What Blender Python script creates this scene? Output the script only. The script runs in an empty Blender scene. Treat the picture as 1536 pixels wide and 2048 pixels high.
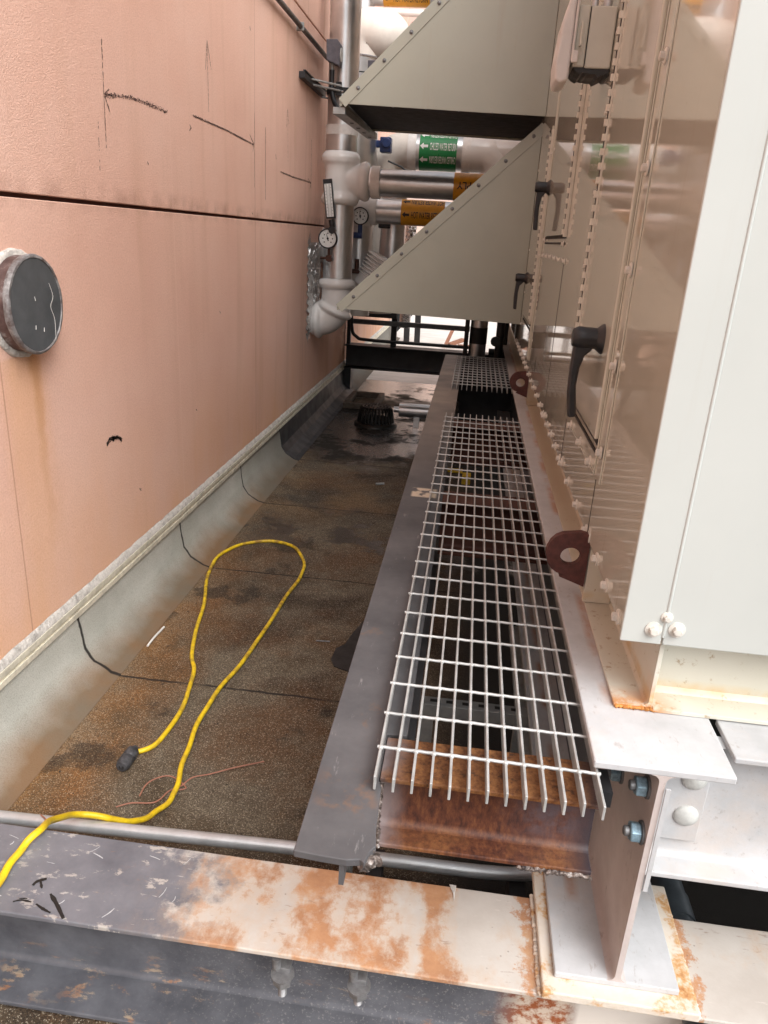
import bpy, bmesh, math, random
from mathutils import Vector, Matrix
random.seed(7)
PI = math.pi
C = bpy.context.scene.collection
scn = bpy.context.scene

# ---------------------------------------------------------------- camera
H = 1.63
F = 1483.485
RC = Matrix(((0.9911332, 0.1207358, 0.0554783), (0.0937543, -0.3395977, -0.9358865), (-0.0941547, 0.9327895, -0.3479061)))
cd = bpy.data.cameras.new('camera')
cam = bpy.data.objects.new('camera', cd)
C.objects.link(cam)
m3 = Matrix((RC[0], -RC[1], -RC[2])).transposed()
cam.matrix_world = Matrix.Translation((0, 0, H)) @ m3.to_4x4()
cd.sensor_fit = 'HORIZONTAL'
cd.sensor_width = 36.0
cd.lens = 36.0 * F / 1536.0
cd.clip_start = 0.02
cd.clip_end = 500
scn.camera = cam

# ---------------------------------------------------------------- sky, sun, exposure
SUN_EL, SUN_AZ = math.radians(48), math.radians(139)      # azimuth from +Y, clockwise
w = bpy.data.worlds.new('World')
scn.world = w
w.use_nodes = True
wn = w.node_tree
bg = wn.nodes['Background']
sky = wn.nodes.new('ShaderNodeTexSky')
sky.sky_type = 'NISHITA'
sky.sun_disc = False
sky.sun_elevation = SUN_EL
sky.sun_rotation = SUN_AZ
sky.air_density = 1.0
sky.dust_density = 4.0
sky.ozone_density = 1.0
hs = wn.nodes.new('ShaderNodeHueSaturation')
hs.inputs['Saturation'].default_value = 0.22
wn.links.new(sky.outputs[0], hs.inputs['Color'])
wn.links.new(hs.outputs[0], bg.inputs['Color'])
bg.inputs['Strength'].default_value = 0.15
sd = bpy.data.lights.new('sun', 'SUN')
sd.energy = 1.5
sd.angle = math.radians(50)
sd.color = (1.0, 0.985, 0.965)
sun = bpy.data.objects.new('sun', sd)
C.objects.link(sun)
d = Vector((math.sin(SUN_AZ) * math.cos(SUN_EL), math.cos(SUN_AZ) * math.cos(SUN_EL), math.sin(SUN_EL)))
sun.rotation_euler = d.to_track_quat('Z', 'Y').to_euler()
sun.location = d * 30
scn.view_settings.view_transform = 'Standard'
scn.view_settings.look = 'None'
scn.view_settings.gamma = 1.0
scn.view_settings.exposure = 0.74

# ---------------------------------------------------------------- measuring: a photo point on a known plane
def ray(u, v):
    return RC.transposed() @ Vector(((u - 768) / F, (v - 1024) / F, 1.0))
def Zp(u, v, z):
    r = ray(u, v); r = r * ((z - H) / r.z); return Vector((r.x, r.y, z))
def Xp(u, v, x):
    r = ray(u, v); r = r * (x / r.x); return Vector((x, r.y, r.z + H))
def Yp(u, v, y):
    r = ray(u, v); r = r * (y / r.y); return Vector((r.x, y, r.z + H))

# ---------------------------------------------------------------- materials
class M:
    def __init__(s, name, base=(.5, .5, .5), rough=.6, metal=0.0, spec=.5, coat=0.0):
        s.m = bpy.data.materials.new(name)
        s.m.use_nodes = True
        s.t = s.m.node_tree
        s.p = s.t.nodes['Principled BSDF']
        s.p.inputs['Base Color'].default_value = (*base, 1)
        s.p.inputs['Roughness'].default_value = rough
        s.p.inputs['Metallic'].default_value = metal
        s.p.inputs['Specular IOR Level'].default_value = spec
        s.p.inputs['Coat Weight'].default_value = coat
        s._pos = None
        s._n = None
    def n(s, typ, **kw):
        nd = s.t.nodes.new('ShaderNode' + typ)
        for k, v in kw.items():
            if k in ('operation', 'blend_type', 'data_type', 'feature', 'noise_dimensions', 'interpolation', 'distance', 'clamp', 'musgrave_type'):
                setattr(nd, k, v)
        return nd
    def lk(s, val, inp):
        if hasattr(val, 'is_output'):
            s.t.links.new(val, inp)
        elif val is not None:
            if isinstance(val, (tuple, list)) and len(val) == 3 and inp.type == 'RGBA':
                val = (*val, 1)
            inp.default_value = val
    def pos(s, scale=(1, 1, 1), off=(0, 0, 0)):
        if s._pos is None:
            s._pos = s.n('NewGeometry').outputs['Position']
        if scale == (1, 1, 1) and off == (0, 0, 0):
            return s._pos
        mp = s.n('Mapping')
        s.lk(s._pos, mp.inputs['Vector'])
        mp.inputs['Scale'].default_value = scale
        mp.inputs['Location'].default_value = off
        return mp.outputs[0]
    def noise(s, scale=5, detail=4, rough=.55, st=(1, 1, 1), off=(0, 0, 0), dist=0.0):
        nd = s.n('TexNoise')
        s.lk(s.pos(st, off), nd.inputs['Vector'])
        nd.inputs['Scale'].default_value = scale
        nd.inputs['Detail'].default_value = detail
        nd.inputs['Roughness'].default_value = rough
        nd.inputs['Distortion'].default_value = dist
        return nd.outputs['Fac']
    def vor(s, scale=50, st=(1, 1, 1), feature='F1'):
        nd = s.n('TexVoronoi', feature=feature)
        s.lk(s.pos(st), nd.inputs['Vector'])
        nd.inputs['Scale'].default_value = scale
        return nd
    def ramp(s, fac, *stops):
        nd = s.n('ValToRGB')
        s.lk(fac, nd.inputs[0])
        e = nd.color_ramp.elements
        while len(e) < len(stops):
            e.new(0.5)
        for el, (p, c) in zip(e, stops):
            el.position = p
            if not isinstance(c, (tuple, list)):
                c = (c, c, c)
            el.color = (*c, 1)
        return nd.outputs[0]
    def math(s, op, a, b=None, clamp=False):
        nd = s.n('Math', operation=op)
        nd.use_clamp = clamp
        s.lk(a, nd.inputs[0])
        if b is not None:
            s.lk(b, nd.inputs[1])
        return nd.outputs[0]
    def mix(s, fac, a, b, blend='MIX'):
        nd = s.n('Mix', data_type='RGBA', blend_type=blend)
        s.lk(fac, nd.inputs[0])
        s.lk(a, nd.inputs[6])
        s.lk(b, nd.inputs[7])
        return nd.outputs[2]
    def xyz(s):
        nd = s.n('SeparateXYZ')
        s.lk(s.pos(), nd.inputs[0])
        return nd.outputs
    def rng(s, v, a, b, c=0.0, d=1.0):
        nd = s.n('MapRange')
        s.lk(v, nd.inputs[0])
        for i, q in enumerate((a, b, c, d)):
            nd.inputs[1 + i].default_value = q
        return nd.outputs[0]
    def band(s, v, c, hw, soft):              # 1 inside |v-c|<hw
        dd = s.math('ABSOLUTE', s.math('SUBTRACT', v, c))
        return s.rng(dd, hw, hw + soft, 1.0, 0.0)
    def bump(s, h, strength=.3, dist=.01):
        nd = s.n('Bump')
        nd.inputs['Strength'].default_value = strength
        nd.inputs['Distance'].default_value = dist
        s.lk(h, nd.inputs['Height'])
        if s._n is not None:
            s.lk(s._n, nd.inputs['Normal'])
        s._n = nd.outputs[0]
        s.lk(s._n, s.p.inputs['Normal'])
        return s
    def col(s, c):
        s.lk(c, s.p.inputs['Base Color']); return s
    def rgh(s, c):
        s.lk(c, s.p.inputs['Roughness']); return s

def simple(name, base, rough=.5, metal=0.0, var=.25, scale=30, bump=.0, spec=.5, coat=0.0, bs=200):
    k = M(name, base, rough, metal, spec, coat)
    a = tuple(x * (1 - var) for x in base)
    b = tuple(min(1, x * (1 + var)) for x in base)
    k.col(k.ramp(k.noise(scale, 6, .65), (.3, a), (.7, b)))
    k.rgh(k.rng(k.noise(scale * .6, 4), .3, .7, max(.02, rough - .1), min(1, rough + .12)))
    if bump:
        k.bump(k.noise(bs, 3), bump, .002)
    return k.m

# pink stucco with dirt streaks, the orange run under the sleeve, hairline joints
k = M('pink_stucco', rough=.9, spec=.25)
X, Y, Z = k.xyz()
base = k.ramp(k.noise(1.1, 5, .6), (.3, (.77, .475, .375)), (.5, (.82, .53, .425)), (.72, (.85, .58, .48)))
base = k.mix(k.rng(k.noise(150, 3, .6), .40, .68, 0, .38), base, (.52, .29, .21))
strk = k.math('MULTIPLY', k.rng(k.noise(2.2, 4, .6, st=(1, 2.6, .22)), .52, .75), k.rng(Y, 2.5, 6.5, .18, .6))
base = k.mix(strk, base, (.55, .32, .20))
low = k.math('MULTIPLY', k.rng(Z, .95, .32, 0, .62), k.rng(k.noise(2.5, 4, .6, st=(1, 1, .5)), .25, .7))
base = k.mix(low, base, (.78, .42, .20))
nzY = k.math('ADD', Y, k.math('MULTIPLY', k.math('SUBTRACT', k.noise(5, 3, .6, off=(0, 3, 0)), .5), .10))
run = k.math('MULTIPLY', k.band(nzY, 2.215, .008, .03), k.rng(Z, 1.24, .55, .55, 0.0))
run2 = k.math('MULTIPLY', k.band(nzY, 2.15, .05, .10), k.rng(Z, 1.22, .30, .45, .1))
base = k.mix(k.math('MULTIPLY', run2, k.rng(Z, 1.22, 1.23, 1, 0)), base, (.74, .40, .17))
base = k.mix(k.math('MULTIPLY', run, k.rng(Z, 1.22, 1.23, 1, 0)), base, (.50, .22, .05))
for yy, dk in ((3.405, (.82, .55, .45)), (4.69, (.40, .19, .12)), (2.037, (.48, .25, .17)), (6.05, (.40, .19, .12))):
    base = k.mix(k.math('MULTIPLY', k.band(Y, yy, .0022, .002), .65), base, dk)
dirt = k.math('MULTIPLY', k.band(Z, 1.70, .012, .05), k.rng(k.noise(9, 4), .4, .7, 0, .5))
base = k.mix(dirt, base, (.28, .13, .09))
k.col(base)
k.bump(k.noise(230, 3, .6), .7, .004)
k.bump(k.noise(22, 4, .6), .22, .008)
STUCCO = k.m

k = M('wall_joint', (.09, .04, .03), .95)
JOINT = k.m

# granulated roof membrane
k = M('granule_membrane', rough=.85, spec=.35)
X, Y, Z = k.xyz()
gran = k.vor(400).outputs['Color']
gsep = k.n('SeparateColor'); k.lk(gran, gsep.inputs[0])
g1 = gsep.outputs[0]
big = k.noise(1.5, 9, .66, dist=.25)
base = k.ramp(big, (.30, (.028, .019, .012)), (.42, (.058, .041, .026)), (.53, (.130, .106, .074)), (.62, (.080, .058, .035)), (.75, (.040, .027, .017)))
rustm = k.rng(k.noise(2.1, 9, .68, off=(4, 1, 0)), .47, .62)
base = k.mix(k.math('MULTIPLY', rustm, .6), base, (.105, .046, .015))
# orange rust wash where the water stands along the upstand
xe = k.math('ADD', X, k.math('MULTIPLY', k.math('SUBTRACT', k.noise(3.0, 4), .5), .28))
edge = k.math('MULTIPLY', k.band(xe, -1.12, .05, .20), k.rng(Y, 4.0, 2.4, 0, .8))
base = k.mix(edge, base, k.mix(k.rng(k.noise(4, 5, .6, off=(1, 1, 9)), .4, .62), (.20, .085, .02), (.10, .055, .022)))
pale = k.math('MULTIPLY', k.rng(xe, -1.08, -1.20), k.rng(Y, 5.5, 3.0))
base = k.mix(k.math('MULTIPLY', pale, .75), base, k.mix(k.rng(k.noise(2.6, 4, off=(3, 1, 0)), .4, .6), (.21, .105, .035), (.17, .13, .085)))
# black wet hollow round the drain and farther on
dx = k.math('MULTIPLY', k.math('SUBTRACT', X, -.78), .9)
dy = k.math('MULTIPLY', k.math('SUBTRACT', Y, 6.4), .55)
dd = k.math('SQRT', k.math('ADD', k.math('MULTIPLY', dx, dx), k.math('MULTIPLY', dy, dy)))
dn = k.math('ADD', dd, k.math('MULTIPLY', k.math('SUBTRACT', k.noise(3.2, 5, .65), .5), .55))
wet = k.math('MULTIPLY', k.rng(dn, .66, .52), k.rng(Y, 8.6, 8.0))
wet2 = k.math('MULTIPLY', k.band(k.math('ADD', Y, k.math('MULTIPLY', X, .25)), 3.85, .20, .25), k.rng(k.noise(2.4, 8, .66, off=(3, 6, 0)), .50, .55))
wet3 = k.math('MULTIPLY', k.rng(k.noise(1.9, 9, .64, off=(9, 2, 0)), .575, .61), .6)
dark = k.math('MAXIMUM', wet, k.math('MAXIMUM', k.math('MULTIPLY', wet2, .85), wet3))
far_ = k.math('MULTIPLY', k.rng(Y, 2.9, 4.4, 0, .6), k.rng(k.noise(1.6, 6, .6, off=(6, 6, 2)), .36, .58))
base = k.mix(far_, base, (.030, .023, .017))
base = k.mix(dark, base, (.014, .012, .010))
tanp = k.math('MULTIPLY', k.band(Y, 4.55, .25, .35), k.rng(k.noise(2.2, 4, off=(1, 7, 0)), .42, .6))
base = k.mix(k.math('MULTIPLY', tanp, .6), base, (.17, .105, .05))
sp = k.rng(g1, .0, 1.0, .45, 1.6)
base = k.mix(1.0, base, sp, 'MULTIPLY')
lite = k.math('MULTIPLY', k.rng(g1, .88, .93), k.math('SUBTRACT', 1.0, k.math('MULTIPLY', dark, .8)))
base = k.mix(k.math('MULTIPLY', lite, .42), base, (.50, .45, .36))
under = k.rng(X, -.12, .15)  # shade beneath grating and unit, painted into the roof colour
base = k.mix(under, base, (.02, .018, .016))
for yy in (2.315, 3.325, 4.33, 5.34, 1.30, 8.9, 9.9):
    sm = k.band(k.math('ADD', Y, k.math('MULTIPLY', k.math('SUBTRACT', k.noise(7, 5, .7), .5), .03)), yy, .003, .005)
    base = k.mix(k.math('MULTIPLY', sm, k.rng(k.noise(6, 4, off=(4, 4, 4)), .35, .5, .35, .95)), base, (.012, .010, .009))
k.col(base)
film = k.rng(k.noise(2.6, 5, .65, off=(2, 2, 5)), .42, .52)
wv = k.math('MAXIMUM', k.math('MAXIMUM', k.math('MULTIPLY', wet2, .7), k.math('MULTIPLY', wet, film)), k.math('MULTIPLY', k.rng(Y, 7.6, 8.0), k.rng(k.noise(3.5, 5, .65, off=(7, 2, 5)), .40, .5)))
k.rgh(k.rng(wv, 0, 1, .85, .10))
k.lk(wv, k.p.inputs['Coat Weight'])
k.p.inputs['Coat Roughness'].default_value = .04
cb_ = k.n('Bump'); cb_.inputs['Strength'].default_value = .22; cb_.inputs['Distance'].default_value = .004
k.lk(k.vor(160).outputs['Distance'], cb_.inputs['Height']); k.lk(cb_.outputs[0], k.p.inputs['Coat Normal'])
k.bump(k.vor(400).outputs['Distance'], .6, .003)
MEMB = k.m

k = M('membrane_upstand', rough=.8, spec=.35)
X, Y, Z = k.xyz()
base = k.ramp(k.noise(3, 5, .6), (.3, (.40, .40, .355)), (.7, (.53, .525, .475)))
base = k.mix(k.rng(k.noise(230, 2), .45, .7, 0, .4), base, (.18, .17, .14))
ft = k.math('ADD', Z, k.math('MULTIPLY', k.math('SUBTRACT', k.noise(4, 4), .5), .10))
base = k.mix(k.math('MULTIPLY', k.rng(ft, .115, .015), .9), base, k.mix(k.rng(k.noise(2.6, 4, off=(3, 1, 0)), .4, .6), (.17, .085, .03), (.13, .10, .065)))
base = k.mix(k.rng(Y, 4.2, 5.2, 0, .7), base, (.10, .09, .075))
for yy in (2.315, 3.325, 4.33, 1.30):
    sm = k.band(k.math('ADD', Y, k.math('MULTIPLY', k.math('SUBTRACT', k.noise(9, 3), .5), .03)), yy, .005, .005)
    base = k.mix(k.math('MULTIPLY', sm, .95), base, (.012, .010, .009))
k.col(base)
k.bump(k.noise(240, 2), .5, .003)
UPST = k.m

DARKMEMB = simple('black_flashing_patch', (.022, .023, .026), .55, var=.5, scale=14, bump=.3)
TERMBAR = simple('termination_bar_metal', (.74, .70, .58), .55, .25, var=.25, scale=25, bump=.2)
k = M('sealant', rough=.7)
k.col(k.ramp(k.noise(30, 6, .7), (.3, (.30, .28, .26)), (.5, (.58, .55, .51)), (.7, (.72, .68, .63))))
k.bump(k.noise(80, 4), .8, .006)
SEALANT = k.m

# worn foreground beam: dark paint at left, bare primer to the right, rust between
k = M('worn_beam_paint', rough=.55, spec=.4)
X, Y, Z = k.xyz()
grey = k.ramp(k.noise(7, 6, .65), (.3, (.105, .108, .125)), (.7, (.19, .193, .215)))
prim = k.ramp(k.noise(6, 6, .6), (.3, (.44, .40, .36)), (.7, (.56, .53, .49)))
rust = k.ramp(k.noise(9, 6, .7), (.3, (.27, .11, .045)), (.55, (.43, .205, .09)), (.8, (.54, .34, .19)))
nb = k.noise(6.5, 11, .70)
fx = k.math('ADD', X, k.math('MULTIPLY', k.math('SUBTRACT', nb, .5), 1.05))
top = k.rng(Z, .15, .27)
gfac = k.rng(fx, -.52, -.40)
flake = k.math('MULTIPLY', k.rng(k.noise(16, 8, .72, st=(1, 2, 1), off=(5, 0, 0)), .585, .62), k.rng(X, -1.05, -.35, .25, 1))
rb = k.noise(6.5, 12, .70, st=(1.25, 1, 1), off=(3, 8, 1))
rz = k.math('ADD', k.math('MULTIPLY', k.band(X, -.30, .10, .16), .13), k.math('MULTIPLY', k.band(X, .055, .030, .02), .16))
rz = k.math('ADD', rz, k.math('MULTIPLY', k.band(X, -.10, .09, .08), .07))
rmask = k.math('MULTIPLY', k.rng(k.math('ADD', rb, rz), .59, .69), .85)
edgeR = k.band(k.math('ADD', X, k.math('MULTIPLY', k.math('SUBTRACT', k.noise(26, 8, .75), .5), .16)), .236, .006, .016)
edgeR2 = k.band(k.math('ADD', X, k.math('MULTIPLY', k.math('SUBTRACT', k.noise(26, 8, .75), .5), .16)), .545, .005, .012)
tcol = k.mix(k.math('MAXIMUM', gfac, flake), grey, prim)
soft = k.rng(k.math('ADD', rb, rz), .50, .66)
tcol = k.mix(k.math('MULTIPLY', soft, k.rng(X, -.62, -.40, 0, .7)), tcol, (.50, .36, .25))
tcol = k.mix(k.math('MULTIPLY', rmask, k.rng(X, -.75, -.35)), tcol, rust)
scr = k.rng(k.noise(60, 5, .7, st=(.35, 1.6, 1)), .63, .68, 0, .5)
tcol = k.mix(scr, tcol, k.mix(k.rng(k.noise(8, 3), .45, .55), (.60, .56, .52), (.22, .13, .09)))
tcol = k.mix(k.math('MULTIPLY', k.math('MAXIMUM', edgeR, edgeR2), .9), tcol, rust)
spots = k.rng(k.vor(40).outputs['Distance'], .10, .05)
tcol = k.mix(k.math('MULTIPLY', spots, k.rng(k.noise(11, 3), .5, .6, 0, .6)), tcol, (.16, .13, .11))
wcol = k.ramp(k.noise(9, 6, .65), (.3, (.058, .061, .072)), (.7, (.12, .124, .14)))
wf = k.math('MULTIPLY', k.math('MULTIPLY', k.rng(k.noise(20, 10, .76, st=(.5, 1, 1.5), off=(2, 4, 0)), .56, .61), k.rng(Z, .12, .02)), k.rng(k.noise(3, 3), .4, .55, 0, .8))
wcol = k.mix(wf, wcol, k.mix(k.rng(k.noise(30, 3), .4, .6), (.40, .31, .21), (.28, .13, .06)))
spk = k.math('MULTIPLY', k.rng(k.noise(170, 3, .6), .58, .66), k.rng(X, -.65, -.25, 0, .28))
wcol = k.mix(spk, wcol, (.38, .36, .34))
wr = k.math('MULTIPLY', k.rng(X, .18, .24), k.rng(X, .37, .33))
wcol = k.mix(wr, wcol, k.mix(k.rng(k.noise(26, 6, .7), .46, .56), (.50, .42, .34), (.25, .07, .02)))
wcol = k.mix(k.rng(X, .34, .36), wcol, (.60, .56, .51))
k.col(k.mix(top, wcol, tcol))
k.rgh(k.rng(k.math('MAXIMUM', rmask, gfac), 0, 1, .38, .75))
k.bump(k.noise(120, 5, .6), .18, .002)
WORN = k.m

k = M('dark_beam_steel', rough=.5, spec=.45)
X, Y, Z = k.xyz()
base = k.ramp(k.noise(6, 7, .65), (.28, (.055, .055, .060)), (.72, (.12, .117, .122)))
base = k.mix(k.rng(k.noise(5, 7, .7, off=(3, 3, 1)), .62, .70, 0, .5), base, (.20, .105, .05))
base = k.mix(k.rng(k.noise(60, 6, .72, st=(1, .2, 1)), .62, .70, 0, .45), base, (.34, .33, .33))
base = k.mix(k.math('MULTIPLY', k.rng(Y, 2.6, 4.2), k.rng(k.noise(4, 5), .3, .65, .2, .9)), base, (.32, .27, .23))
pt = k.math('MULTIPLY', k.math('MULTIPLY', k.band(Y, 2.55, .045, .01), k.band(X, -.115, .04, .008)), k.rng(k.noise(22, 5), .40, .5))
base = k.mix(k.math('MULTIPLY', pt, k.rng(Z, .76, .767)), base, (.58, .49, .38))
rs = k.math('MULTIPLY', k.band(Y, .98, .03, .03), k.band(X, -.13, .03, .03))
base = k.mix(k.math('MULTIPLY', rs, k.rng(k.noise(30, 5), .5, .64, 0, .55)), base, (.22, .115, .06))
k.col(base)
k.bump(k.noise(90, 5), .15, .002)
DARKSTEEL = k.m
BLACKSTEEL = simple('black_painted_steel', (.018, .018, .02), .5, var=.4, scale=12)

k = M('pale_beam_paint', rough=.6, spec=.4)
X, Y, Z = k.xyz()
base = k.ramp(k.noise(9, 7, .65), (.3, (.41, .42, .43)), (.7, (.54, .55, .565)))
base = k.mix(k.rng(k.noise(4, 6, .7, off=(1, 1, 3)), .55, .70, 0, .45), base, (.56, .47, .40))
base = k.mix(k.rng(k.noise(75, 6, .7, st=(1, .4, 1)), .60, .68, 0, .5), base, (.30, .26, .24))
rl = k.math('MULTIPLY', k.math('MULTIPLY', k.band(X, .328, .004, .014), k.rng(Y, 1.235, 1.26)), k.rng(k.noise(8, 4), .40, .6))
base = k.mix(k.math('MULTIPLY', rl, .7), base, (.36, .15, .05))
base = k.mix(k.rng(Y, 1.4, 4.5, 0, .35), base, (.46, .36, .29))
k.col(base)
k.bump(k.noise(110, 5), .2, .002)
PALESTEEL = k.m
k = M('pale_web_paint', rough=.6, spec=.4)
X, Y, Z = k.xyz()
base = k.ramp(k.noise(9, 7, .65), (.3, (.44, .38, .36)), (.7, (.56, .50, .48)))
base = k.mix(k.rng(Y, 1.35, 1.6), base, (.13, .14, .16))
base = k.mix(k.rng(k.noise(40, 6, .7, st=(1, 1, .4)), .6, .7, 0, .6), base, (.15, .11, .09))
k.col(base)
k.bump(k.noise(110, 5), .2, .002)
WEBPAINT = k.m
k = M('rust_edged_plate', rough=.7)
base = k.ramp(k.noise(14, 7, .7), (.32, (.33, .11, .03)), (.42, (.55, .32, .14)), (.50, (.64, .57, .48)), (.7, (.66, .61, .55)))
k.col(base).bump(k.noise(90, 5), .4, .003)
RUSTPLATE = k.m

k = M('brown_rusted_steel', rough=.6, spec=.45)
X, Y, Z = k.xyz()
base = k.ramp(k.noise(70, 5, .7, st=(1.4, 1, .5)), (.35, (.042, .013, .008)), (.52, (.095, .030, .014)), (.72, (.17, .064, .025)))
orn = k.ramp(k.noise(75, 7, .75), (.36, (.06, .024, .011)), (.47, (.19, .072, .024)), (.62, (.29, .125, .042)), (.78, (.36, .18, .07)))
tz = k.math('MAXIMUM', k.rng(Z, .745, .760), k.math('MULTIPLY', k.math('MULTIPLY', k.rng(Z, .640, .624), .7), k.rng(k.noise(12, 4), .35, .6)))
base = k.mix(tz, base, orn)
base = k.mix(k.math('MULTIPLY', k.band(X, .22, .03, .07), k.math('MULTIPLY', k.band(Z, .69, .02, .05), k.rng(k.noise(22, 6, .7), .4, .6, .2, .9))), base, (.095, .072, .082))
base = k.mix(k.math('MULTIPLY', k.rng(X, -.03, -.08), k.rng(k.noise(9, 5), .4, .6)), base, (.22, .18, .18))
base = k.mix(k.rng(X, .24, .29), base, (.035, .025, .03))
base = k.mix(k.rng(Y, 1.6, 2.2), base, (.10, .035, .022))
k.col(base).bump(k.noise(160, 4), .25, .002)
BROWN = k.m
LUGM = simple('dark_red_oxide_steel', (.075, .022, .018), .6, var=.45, scale=60, bump=.25)

k = M('galvanised_bar', (.60, .61, .60), .38, .3)
k.col(k.ramp(k.noise(24, 5, .6), (.3, (.36, .37, .365)), (.7, (.56, .57, .565))))
k.rgh(k.rng(k.noise(50, 4), .3, .7, .32, .55))
k.bump(k.noise(220, 4), .15, .001)
GALV = k.m
CONDUIT = simple('galvanised_tube', (.56, .58, .60), .36, .55, var=.15, scale=14, bump=.08)
STRUT = simple('zinc_strut', (.32, .33, .325), .5, .6, var=.2, scale=20)

def ahu(name, a, b, rough, wave, spec=.5, coat=0.0, crough=.03):
    k = M(name, rough=rough, spec=spec, coat=coat)
    k.p.inputs['Coat Roughness'].default_value = crough
    base = k.ramp(k.noise(1.6, 5, .6), (.3, a), (.7, b))
    X, Y, Z = k.xyz()
    base = k.mix(k.rng(k.noise(70, 3, .6), .71, .76, 0, .5), base, tuple(x * .55 for x in a))
    st = k.rng(k.noise(5, 5, .6, st=(3, 3, .16)), .60, .78, 0, .18)
    base = k.mix(st, base, (.34, .25, .16))
    rn = k.math('MULTIPLY', k.band(k.math('ADD', Y, k.math('MULTIPLY', k.noise(14, 2), .02)), 2.475, .002, .010), k.math('MULTIPLY', k.rng(Z, 1.90, 2.10), k.rng(Z, 2.115, 2.105)))
    base = k.mix(k.math('MULTIPLY', rn, .8), base, (.16, .055, .03))
    rn2 = k.math('MULTIPLY', k.rng(k.noise(16, 3, .6, st=(1, 1, .05)), .56, .66), k.math('MULTIPLY', k.rng(Z, 1.40, 1.575), k.math('MULTIPLY', k.rng(Z, 1.585, 1.578), k.band(Y, 3.5, .5, .1))))
    base = k.mix(k.math('MULTIPLY', rn2, .5), base, (.26, .13, .07))
    rn3 = k.math('MULTIPLY', k.rng(k.noise(20, 3, .6, st=(1, 1, .04)), .60, .70), k.math('MULTIPLY', k.rng(Z, .985, 1.0), k.rng(Z, 1.09, 1.02)))
    base = k.mix(k.math('MULTIPLY', rn3, .35), base, (.26, .15, .08))
    k.col(base)
    k.bump(k.noise(2.6, 2, .5, st=(1, 1, 1.5)), wave, .02)
    k.bump(k.noise(420, 2, .5), .03, .001)
    return k.m
GLOSS = ahu('glossy_beige_paint', (.545, .535, .455), (.585, .575, .495), .045, .05, .62, .5, .02)
AHUEND = ahu('cream_panel_paint', (.48, .505, .485), (.53, .555, .535), .38, .02)
HOODP = ahu('satin_hood_paint', (.355, .37, .315), (.40, .41, .35), .24, .16)
k = M('cream_channel_paint', rough=.4, spec=.5)
X, Y, Z = k.xyz()
base = k.ramp(k.noise(4, 5, .6), (.3, (.56, .55, .47)), (.7, (.62, .61, .54)))
base = k.mix(k.math('MULTIPLY', k.rng(k.noise(45, 5, .7), .60, .68), .8), base, (.34, .25, .15))
c1 = k.math('MULTIPLY', k.math('MULTIPLY', k.rng(Y, 1.30, 1.235), k.rng(Z, .90, .83)), k.rng(X, .46, .40))
base = k.mix(k.math('MULTIPLY', c1, k.rng(k.noise(35, 6, .7), .30, .52)), base, (.50, .20, .04))
c2 = k.math('MULTIPLY', k.band(Z, .848, .005, .012), k.rng(k.noise(14, 5), .35, .65, 0, .8))
base = k.mix(c2, base, (.58, .42, .20))
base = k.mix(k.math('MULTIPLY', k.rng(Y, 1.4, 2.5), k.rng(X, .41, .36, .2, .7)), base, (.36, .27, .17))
k.col(base)
CHANP = k.m
HINGE = simple('hinge_paint', (.60, .58, .51), .4, var=.12, scale=20)
BOLTP = simple('painted_bolt', (.62, .60, .55), .4, var=.15, scale=60)
GASKET = simple('black_gasket', (.012, .011, .010), .7)
BLACKIN = simple('shaded_interior_black', (.010, .010, .011), .9)  # near-black that paints the shade inside the hoods; drain bowl too
BLACKP = simple('black_plastic', (.012, .013, .016), .38, var=.3, scale=80, bump=.1)
k = M('weathered_grey_plastic', rough=.5)
k.col(k.ramp(k.noise(8, 5), (.3, (.50, .50, .44)), (.7, (.58, .58, .52))))
BOXP = k.m
LIDP = simple('pale_lid_plastic', (.64, .62, .60), .35, var=.12, scale=6)

k = M('embossed_aluminium', (.66, .66, .66), .24, .9)
k.col(k.ramp(k.noise(8, 4), (.3, (.55, .555, .56)), (.7, (.70, .70, .705))))
k.p.inputs['Roughness'].default_value = .30
k.bump(k.noise(120, 2, .5), .25, .002)
ALU = k.m
k = M('white_pvc_cover', (.80, .78, .755), .22, spec=.5)
k.col(k.ramp(k.noise(5, 5), (.3, (.73, .705, .68)), (.7, (.82, .80, .78))))
PVC = k.m
PVCOLD = simple('aged_pvc_cover', (.68, .62, .56), .4, var=.12, scale=5)
BANDM = simple('white_tape_band', (.76, .73, .70), .45, var=.08)
ORANGE = simple('orange_pipe_label', (.66, .30, .012), .35, var=.10)
GREEN = simple('green_pipe_label', (.008, .20, .055), .35, var=.10)
INK = simple('black_ink', (.010, .010, .010), .5)
WHITEINK = simple('white_ink', (.80, .80, .78), .5, var=.05)
k = M('crumpled_foil', (.8, .8, .8), .22, 1.0)
k.bump(k.noise(22, 5, .6), .9, .03)
FOIL = k.m
DIAL = simple('dial_face', (.78, .78, .76), .35, var=.04)
GREYBOX = simple('grey_sensor_box', (.13, .125, .15), .5)
BRASS = simple('dark_bronze_valve', (.07, .03, .02), .45, .4)
BLUEM = simple('blue_valve_plastic', (.012, .035, .13), .4)
STUDM = simple('dark_threaded_steel', (.20, .20, .205), .42, .4, var=.3, scale=60, bump=.15)
BLUENUT = simple('blue_coated_nut', (.24, .36, .44), .45, .35, var=.6, scale=70)
BOLTGREY = simple('grey_bolt_steel', (.17, .175, .18), .5, .4, var=.3, scale=60, bump=.2)
DOMEM = simple('painted_bolt_dome', (.52, .53, .51), .55, var=.15, scale=60, bump=.25)
k = M('yellow_cord_jacket', rough=.45)
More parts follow.
